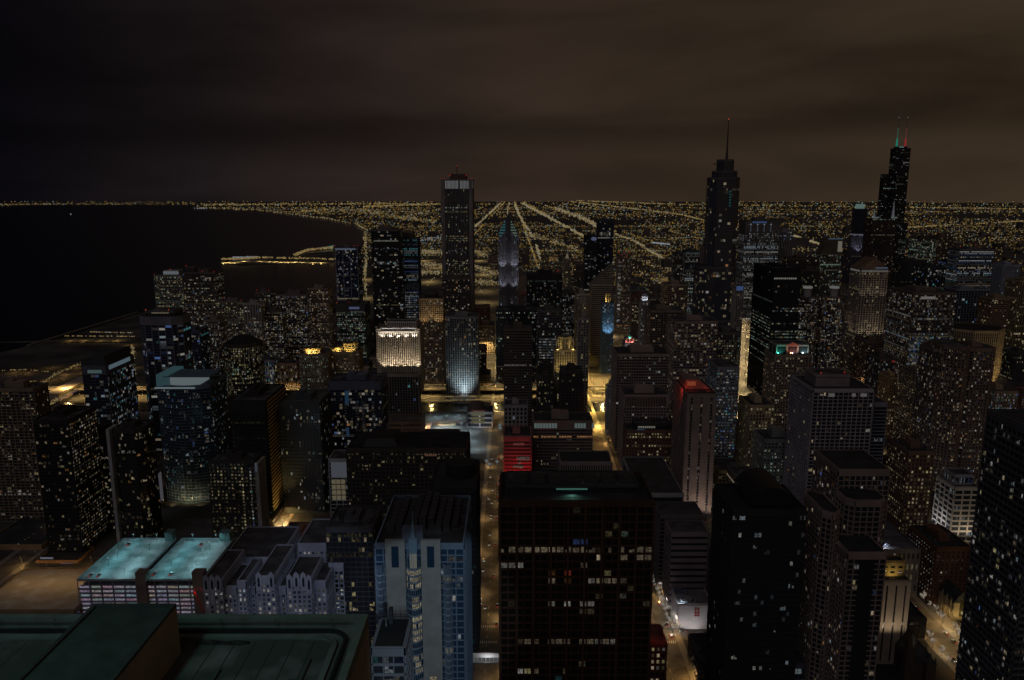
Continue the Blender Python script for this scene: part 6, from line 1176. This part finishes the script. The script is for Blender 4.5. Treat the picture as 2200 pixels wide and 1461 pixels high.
# ================================================================ low blocks filling the streets between the towers
def overlap(x0, x1, y0, y1): return any(x0 < f[1] + 3 and x1 > f[0] - 3 and y0 < f[3] + 3 and y1 > f[2] - 3 for f in FOOT)
named = [(f[0], f[1], f[2], f[3], f[4]) for f in list(FOOT) if len(f[4].split()) > 3]
usedn = {}; nfill = 0; RF = random.Random(5)
COLS = [('brown', (.20, .13, .09)), ('tan', (.34, .27, .19)), ('grey', (.22, .22, .22)), ('dark', (.08, .075, .07)), ('beige', (.42, .35, .27)), ('reddish', (.25, .12, .08))]
ycut = [570, 628, 735, 830, 935, 1030, 1205, 1262, 1320, 1378, 1445, 1500, 1590, 1640, 1730, 1780, 1880, 1930, 2030, 2100, 2180, 2260, 2340]
NSX = sorted(x for x, *_ in NS)
for y0 in ycut:
    dep = RF.uniform(38, 48); x = -.70 * y0
    while x < .70 * y0:
        wd = RF.uniform(30, 52); gap = RF.uniform(6, 34); x0, x1, y1 = x, x + wd, y0 + dep; x += wd + gap
        if any(x0 < s[0] + s[1] + 6 and x1 > s[0] - s[1] - 6 and s[2] < y1 and s[3] > y0 for s in NS): continue
        if any(abs(y0 - q) < 8 or abs(y1 - q) < 8 or y0 < q < y1 for q in (505, 600, 700, 800, 905, 1010)): y0_ = y0
        if overlap(x0, x1, y0, y1): continue
        if y0 < 1100 and pcx - 60 < x1 and x0 < pcx + 66 and y1 > 880: continue
        if x0 < -.26 * y0 and y0 > 1180 and x0 < -330: continue
        if y0 < 700 and x1 < -330: continue
        if x1 < -.41 * y0 and y0 > 880: continue
        if 100 < x1 and x0 < 200 and y0 < 700: continue
        if x1 > .286 * y0 - 4 and x0 < .32 * y1 + 12 and 830 < y0 < 2100: continue
        if x1 > 95 and x0 < 190 and 1080 < y0 < 1340: continue
        if x1 > 300 and y0 < 640: continue
        if nfill >= 150: continue
        mx, my = (x0 + x1) / 2, (y0 + y1) / 2
        best = sorted(named, key=lambda f: abs((f[0] + f[1]) / 2 - mx) / my * 1500 + abs((f[2] + f[3]) / 2 - my))[:6]
        ok = None
        for f in best:
            rel = 'right of' if mx > f[1] else ('left of' if mx < f[0] else ('behind' if my > f[2] else 'in front of'))
            if (f[4], rel) not in usedn: ok = (f, rel); break
        if not ok: continue
        usedn[(ok[0][4], rel)] = 1
        cn, cc = RF.choice(COLS); tone, tn = RF.choice((('warm', 'warm'), ('gold', 'amber'), ('mixed', 'mixed'), ('cool', 'cool'), ('white', 'white')))
        far = y0 > 1500; H = RF.uniform(14, 40) if y0 < 1200 else RF.uniform(22, 75)
        if 1200 < y0 < 1500 and 30 < x0 < 220: H = RF.uniform(15, 45)
        if x0 < -120 and y0 > 1250: H = min(H, 30)
        desc = ok[0][4].split(); desc = [w for w in desc]; short = ' '.join(desc[:7]).rstrip(',')
        for st in (' with', ' in', ' of', ' and', ' a', ' the', ' on', ' its', ' full', ' left', ' right', ' under', ' at', ' between', ' beside', ' whose', ' above', ' standing', ' dotted', ' lit', ' behind', ' small', ' red', ' near', ' below', ' low', ' rows'):
            pass
        cutw = [i for i, w in enumerate(desc) if i > 2 and w.strip(',') in ('with', 'in', 'of', 'on', 'and', 'left', 'right', 'under', 'at', 'between', 'beside', 'whose', 'above', 'standing', 'behind', 'near', 'below', 'full', 'the', 'crowned', 'squeezed', 'dotted', 'topped', 'ringed', 'cut')]
        short = ' '.join(desc[:min(cutw + [8])]).rstrip(',')
        lab = 'low %s block with few %s windows, %s the %s' % (cn, tn, rel, short)
        lab = ' '.join(lab.split()[:16])
        b = Bld('low_block', lab, mx, my, group=None); b.near = False
        FOOT.append((x0, x1, y0, y1, ''))
        b.vol(rect(x0, x1, y0, y1), 0, H, fl=3.6, bay=3.6, pw=1.2, bh=1.2, lit=RF.uniform(.05, .22), side=.1, tone=tone, wallc=cc, snow=RF.uniform(.04, .2), wb=.8, mech=1 if RF.random() < .6 else 0)
        b.done(); nfill += 1
        if y0 > 850 and nfill % 2 == 0: bulb((x0 - 6, y0 - 6, 10), 5000 + 8 * (y0 - 850), (1, RF.uniform(.62, .9), RF.uniform(.25, .75)), 1)
print('FILL', nfill)
# ================================================================ far city: streets of lights to the horizon
RL = random.Random(21)
LK = [gp(u, v) for u, v in shore]
def inlake(x, y):
    c = False; n = len(LK)
    for i in range(n):
        (xa, ya), (xb, yb) = LK[i], LK[i - 1]
        if (ya > y) != (yb > y) and x < (xb - xa) * (y - ya) / (yb - ya) + xa: c = not c
    return c
import mathutils
def dens_at(x, y):
    v = mathutils.noise.noise((x / 1500., y / 2600., 3.1)) + .6 * mathutils.noise.noise((x / 420., y / 900., 7.7)); return max(0., min(1.6, .75 + 1.5 * v))
def spark(m, x, y, k=1.0, c=None, z=9, lo=.3):
    r = y / 778 * .60 * k; s = RL.random()
    c = c or RL.choice(((1, .62, .13),) * 6 + ((1, .70, .22),) * 4 + ((1, .85, .55),) * 2 + ((.8, .95, 1), (.6, 1, .85), (1, .5, .2)))
    b_ = .30 * (lo + (1 - lo) * RL.random() ** 1.6); m.octa((x, y, z + r * .5), r, 0, tuple(t * b_ for t in c))
wm_ = None
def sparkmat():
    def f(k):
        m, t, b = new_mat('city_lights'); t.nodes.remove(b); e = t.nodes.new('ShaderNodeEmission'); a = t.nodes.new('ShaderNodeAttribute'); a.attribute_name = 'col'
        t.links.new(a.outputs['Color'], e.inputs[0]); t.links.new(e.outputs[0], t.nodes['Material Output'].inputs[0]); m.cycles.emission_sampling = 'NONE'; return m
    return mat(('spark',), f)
def fin(m, name, label): tag(m.build(name, sparkmat(), col=True), label, 'city lights', kind='stuff')
m = MB(); step = 244e3
for k in range(-30, 70):                                             # north-south streets
    X = 112 + k * 201; major = k % 4 == 0 or (-6 < k < 14 and k % 2 == 0); y = 2500.
    lim = 31000 if major else 9500
    dens = RL.uniform(.6, 1) * (1.0 if major else .75)
    while y < lim:
        if abs(X) < .72 * y and RL.random() < dens * (.45 + .6 * dens_at(X, y)) and not inlake(X, y): spark(m, X + RL.uniform(-4, 4), y, 1.2 if major else .85, None, 9, .6 if major else .25)
        y += max(34, y * y / step * (.8 if major else 1.5)) * RL.uniform(.8, 1.2)
for i in range(11000):                                               # dim flattened glows added to imitate lamp-lit ground
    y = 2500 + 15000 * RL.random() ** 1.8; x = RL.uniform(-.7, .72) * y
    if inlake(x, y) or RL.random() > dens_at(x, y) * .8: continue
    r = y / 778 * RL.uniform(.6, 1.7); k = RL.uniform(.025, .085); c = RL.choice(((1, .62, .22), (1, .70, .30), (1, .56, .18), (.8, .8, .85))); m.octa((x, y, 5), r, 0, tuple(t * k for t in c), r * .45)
y = 2600.
while y < 33500:                                                     # east-west streets
    row = RL.random(); d_ = (.9 if row < .3 else .3); x = -.72 * y
    tot = 0
    while x < .72 * y:
        x += y / 778 * (1.6 / d_ * .5) * RL.expovariate(1.0) + y / 778 * .6
        if RL.random() < dens_at(x, y) * (1.5 if y < 9000 else 1) and not inlake(x, y): spark(m, x, y + RL.uniform(-.2, .2) * y * y / step, .85, None, 9, .3 if row < .3 else .15)
    y += y * y / step * RL.uniform(.9, 1.7)
fin(m, 'far_lights_and_ground_glow', 'carpet of yellow street lights and added ground glow running to the horizon')
m = MB()
def poly_lights(pts, n, w_, k=1.1, cols=None, lo=.6, lift=10):
    for _ in range(n):
        t = RL.random() * (len(pts) - 1); i = int(t); f = t - i; u = pts[i][0] + (pts[i + 1][0] - pts[i][0]) * f; v = pts[i][1] + (pts[i + 1][1] - pts[i][1]) * f
        x, y = gp(u + RL.gauss(0, w_ * .5), v + RL.gauss(0, w_ * .25)); spark(m, x, y, k, RL.choice(cols) if cols else None, lift, lo)
WY = [(1, .80, .42), (1, .74, .32), (1, .88, .60)]; OY = [(1, .66, .22), (1, .75, .35)]
poly_lights([(1122, 437), (1165, 462), (1220, 492), (1268, 519)], 380, 3.6, 1.3, WY, .5)
poly_lights([(1190, 448), (1250, 470), (1285, 488), (1320, 498)], 420, 7, 1.2, WY, .4)
poly_lights([(1318, 505), (1365, 522), (1400, 546), (1424, 559)], 230, 3.6, 1.2, WY, .4)
poly_lights([(1228, 434), (1330, 446), (1460, 462), (1530, 480)], 260, 1.6, 1.0, OY, .5)
poly_lights([(1240, 432), (1450, 440), (1900, 446), (2200, 450)], 420, 1.2, .9, OY, .5)
poly_lights([(1075, 438), (1050, 462), (1020, 490)], 150, 2.2, 1.1, WY, .6)
poly_lights([(1093, 436), (1091, 460), (1088, 480)], 110, 1.3, 1.1, WY, .6)
poly_lights([(1106, 440), (1118, 470), (1150, 520), (1160, 560)], 200, 2.5, 1.2, WY, .6)
poly_lights([(1700, 508), (1735, 520), (1765, 530)], 160, 3, 1.4, WY, .6)
poly_lights([(1950, 492), (2000, 488), (2150, 480), (2200, 477)], 140, 1.5, 1.0, OY, .5)
poly_lights([(1400, 525), (1440, 529)], 90, 1.4, 1.1, [(.75, .9, 1)], .7)
poly_lights([(790, 498), (765, 484), (700, 471), (640, 464), (560, 453), (430, 447)], 170, 2.2, 1.0, WY + OY, .2)
poly_lights([(440, 441), (600, 440), (800, 438), (945, 440)], 420, 4.5, .9, OY, .3)
poly_lights([(640, 455), (780, 452), (860, 470), (940, 478)], 420, 9, 1.0, None, .2)
poly_lights([(780, 445), (850, 443), (940, 440)], 150, 1.3, 1.0, OY, .6)
fin(m, 'expressway_lights', 'bright diagonal strings of expressway lights beyond the towers')
m = MB(); poly_lights([(0, 441), (130, 438.5), (420, 436.5)], 120, .6, .8, OY, .1); poly_lights([(416, 449), (445, 449)], 12, .5, 1.0, [(.85, .9, 1)], .5); x, y = gp(152, 461); spark(m, x, y, 1.1, (.9, .95, 1), 3, .9)
fin(m, 'far_shore_lights', 'thin row of tiny lights on the far shore at the left horizon')
m = MB(); poly_lights([(476, 562), (520, 561), (560, 558), (716, 562)], 260, 2.6, 1.4, OY, .4); poly_lights([(500, 558), (555, 557)], 60, 2, 1.2, [(.8, .9, 1)], .5); poly_lights([(632, 553), (662, 541), (716, 536)], 230, 3.5, 1.3, OY, .4); poly_lights([(690, 538), (718, 532)], 24, 1.5, 1.0, [(.3, .9, .7)], .4)
fin(m, 'peninsula_lights', 'orange lights along the low peninsula in the lake')
m = MB()
for a_, c_, n in (([(900, 545), (948, 548)], None, 150), ([(900, 590), (948, 592)], None, 130), ([(905, 572), (945, 575)], None, 120), ([(1016, 545), (1068, 560)], None, 130), ([(1018, 578), (1068, 596)], None, 150), ([(1020, 610), (1066, 616)], None, 110), ([(784, 500), (786, 560), (784, 600), (790, 700)], None, 260), ([(905, 520), (945, 512)], None, 50), ([(1120, 500), (1240, 540)], None, 170), ([(1360, 560), (1460, 590)], None, 120), ([(1380, 600), (1500, 640)], None, 100), ([(1700, 540), (1990, 545)], None, 160)):
    poly_lights(a_, n, 11 if n < 200 else 3.5, 1.05, (OY + WY) if n > 60 else [(.8, .88, 1), (.9, .95, 1)], .3)
fin(m, 'park_lights', 'clusters of park and boulevard lights between the tall towers')
for u, v, p_ in ((910, 560, 90000), (935, 575, 80000), (920, 605, 90000), (1030, 560, 90000), (1060, 575, 80000), (1040, 590, 90000), (1045, 650, 60000), (1040, 625, 60000), (1050, 735, 90000), (1045, 765, 90000), (1052, 790, 70000), (787, 640, 60000), (787, 600, 70000), (1285, 560, 80000), (1170, 560, 90000), (1440, 600, 80000), (1940, 540, 90000), (1710, 530, 120000)):
    x, y = gp(u, v); bulb((x, y, 28), p_, (1, .68, .26), 3)
m = MB()
poly_lights([(140, 730), (290, 731)], 70, .8, 1.0, OY, .4, 8); poly_lights([(195, 721), (286, 723)], 60, 1.0, 1.0, OY + [(.9, .95, 1)], .3, 8); poly_lights([(2, 806), (60, 804), (135, 812)], 30, 1.5, 1.1, OY, .4, 8)
poly_lights([(82, 900), (120, 868), (176, 840)], 150, 5, 1.1, OY, .4, 6); poly_lights([(84, 836), (130, 806), (180, 786)], 90, 5, 1.0, OY, .3, 6); poly_lights([(285, 742), (288, 800), (292, 850)], 120, 4, 1.1, OY + WY, .4, 6); poly_lights([(0, 835), (80, 826)], 40, 2, 1.0, OY, .4, 6)
for v in (800, 806, 812, 832, 838, 858, 866): poly_lights([(556, v), (640, v + 1)], 46, 1.2, 1.1, OY, .35, 8); poly_lights([(904, v + 6), (1082, v + 4)], 110, 1.3, 1.1, OY, .35, 8)
poly_lights([(446, 818), (474, 822)], 40, 5, 1.1, OY, .4, 6)
fin(m, 'harbour_and_drive_lights', 'rows of orange lights along the harbour roads and the riverside drive')
m = MB()
for x, hw, a, b_ in NS:
    y = max(a, 600.)
    while y < min(b_, 2600):
        for s in (-1, 1):
            if RL.random() < .75:
                c = RL.choice(((1, .72, .30),) * 6 + ((1, .9, .7),) * 4 + ((.8, .92, 1),) * 2 + ((1, .1, .06), (.2, 1, .6), (.3, .4, 1))); k = RL.uniform(.4, .9); spark(m, x + s * (hw + 2 + RL.random()), y, k, c, RL.uniform(2.5, 6), .3)
        y += RL.uniform(5, 14) * (y / 900)
fin(m, 'shopfront_lights', 'scattered shopfront and signal lights down in the street canyons')
for u, v, p_ in ((1232, 600, 50000), (1216, 640, 40000), (1272, 640, 60000), (1268, 690, 50000), (1254, 730, 30000)):
    x, y = gp(u, v); bulb((x, y, 40), p_ * 1.6, (1, .70, .25), 3)
# low far roofs that break the carpet of lights
m = MB(); RB = random.Random(9)
for i in range(1500):
    y = 2450 + 5200 * RB.random() ** 1.5; x = RB.uniform(-.25, .70) * y; w2, d2 = RB.uniform(12, 34), RB.uniform(12, 30)
    if inlake(x, y) or inlake(x - 200, y) or (x < -50 and y < 5200): continue
    if min(abs((x - 112) % 201), 201 - abs((x - 112) % 201)) < w2: continue
    m.box(x - w2, x + w2, y, y + d2 * 2, 0, RB.uniform(6, 18) if RB.random() < .93 else RB.uniform(25, 70))
tag(m.build('distant_roofs', wall((.13, .11, .10), .9, .01, .4)), 'mass of dark low roofs beyond the downtown towers', 'distant buildings', kind='stuff')
for i in range(34):
    y = RB.uniform(2500, 3900); x = RB.uniform(-.03, .10) * y if i < 18 else RB.uniform(.14, .30) * y; H = RB.uniform(40, 110) if i < 18 else RB.uniform(25, 60); w2 = RB.uniform(11, 19)
    if overlap(x - w2, x + w2, y, y + 30): continue
    FOOT.append((x - w2, x + w2, y, y + 30, ''))
    b = Bld('distant_tower', 'small distant tower dotted with lights among the carpet of street lights', x, y + 14, group='small distant towers'); b.near = False
    b.vol(rect(x - w2, x + w2, y, y + 28), 0, H, fl=3.6, bay=4.5, pw=1, bh=1, lit=.12, tone='gold', wallc=(.22, .16, .12), mech=0, parapet=0); b.done()

# lights on the peninsula that streak in the water
for u, v in ((480, 563), (492, 563), (505, 563), (524, 560), (560, 560), (580, 561), (592, 561), (604, 562), (618, 562), (634, 562), (650, 562), (672, 563), (690, 563)):
    x, y = gp(u, v + 2); bulb((x, y, 9), 60000, (1, .68, .22), 2)
# blue-white lamp on the low roof beside the black barrel-vaulted tower
x, z = at(1587, 1424, 402); lz = thing('roof_lamp', 'dazzling blue-white lamp on the roof at the foot of the black barrel-vaulted tower', 'lamp', (x, 402, z - 3))
m = MB(); m.tube((x, 402, z - 3), (x, 402, z), .2); m.build('mast', plain((.1, .1, .1)), lz); m = MB(); m.ball((x, 402, z + .6), .9, 0, 12, 8)
for i in range(10): a = 2 * pi * i / 10; m.tube((x, 402, z + .6), (x + 2.4 * cos(a), 402, z + .6 + 2.4 * sin(a)), .09, .01, 0, 4)
m.build('lamp_head', emit((.55, .8, 1), .6), lz); bulb((x, 401, z + 3), 2600, (.3, .55, 1), 1)
x0_, z0_ = at(1670, 1436, 399); x1_, z1_ = at(1722, 1447, 399); sk = thing('rooflight', 'grid of pale lit rooflight panes at the foot of the black barrel-vaulted tower', 'rooflight', (x0_, 399, 0))
m = MB()
for i in range(6):
    for j in range(2): w_ = (x1_ - x0_) / 6; m.box(x0_ + i * w_, x0_ + i * w_ + w_ * .8, 398.6, 399, z1_ + j * (z0_ - z1_) / 2, z1_ + j * (z0_ - z1_) / 2 + (z0_ - z1_) * .38)
m.build('lit_pane', emit((.75, .95, 1), .085), sk)
for o in sc.objects:
    if o.parent is None and 'label' in o.keys() and len(o['label'].split()) > 16: print('LONG', o['label'])
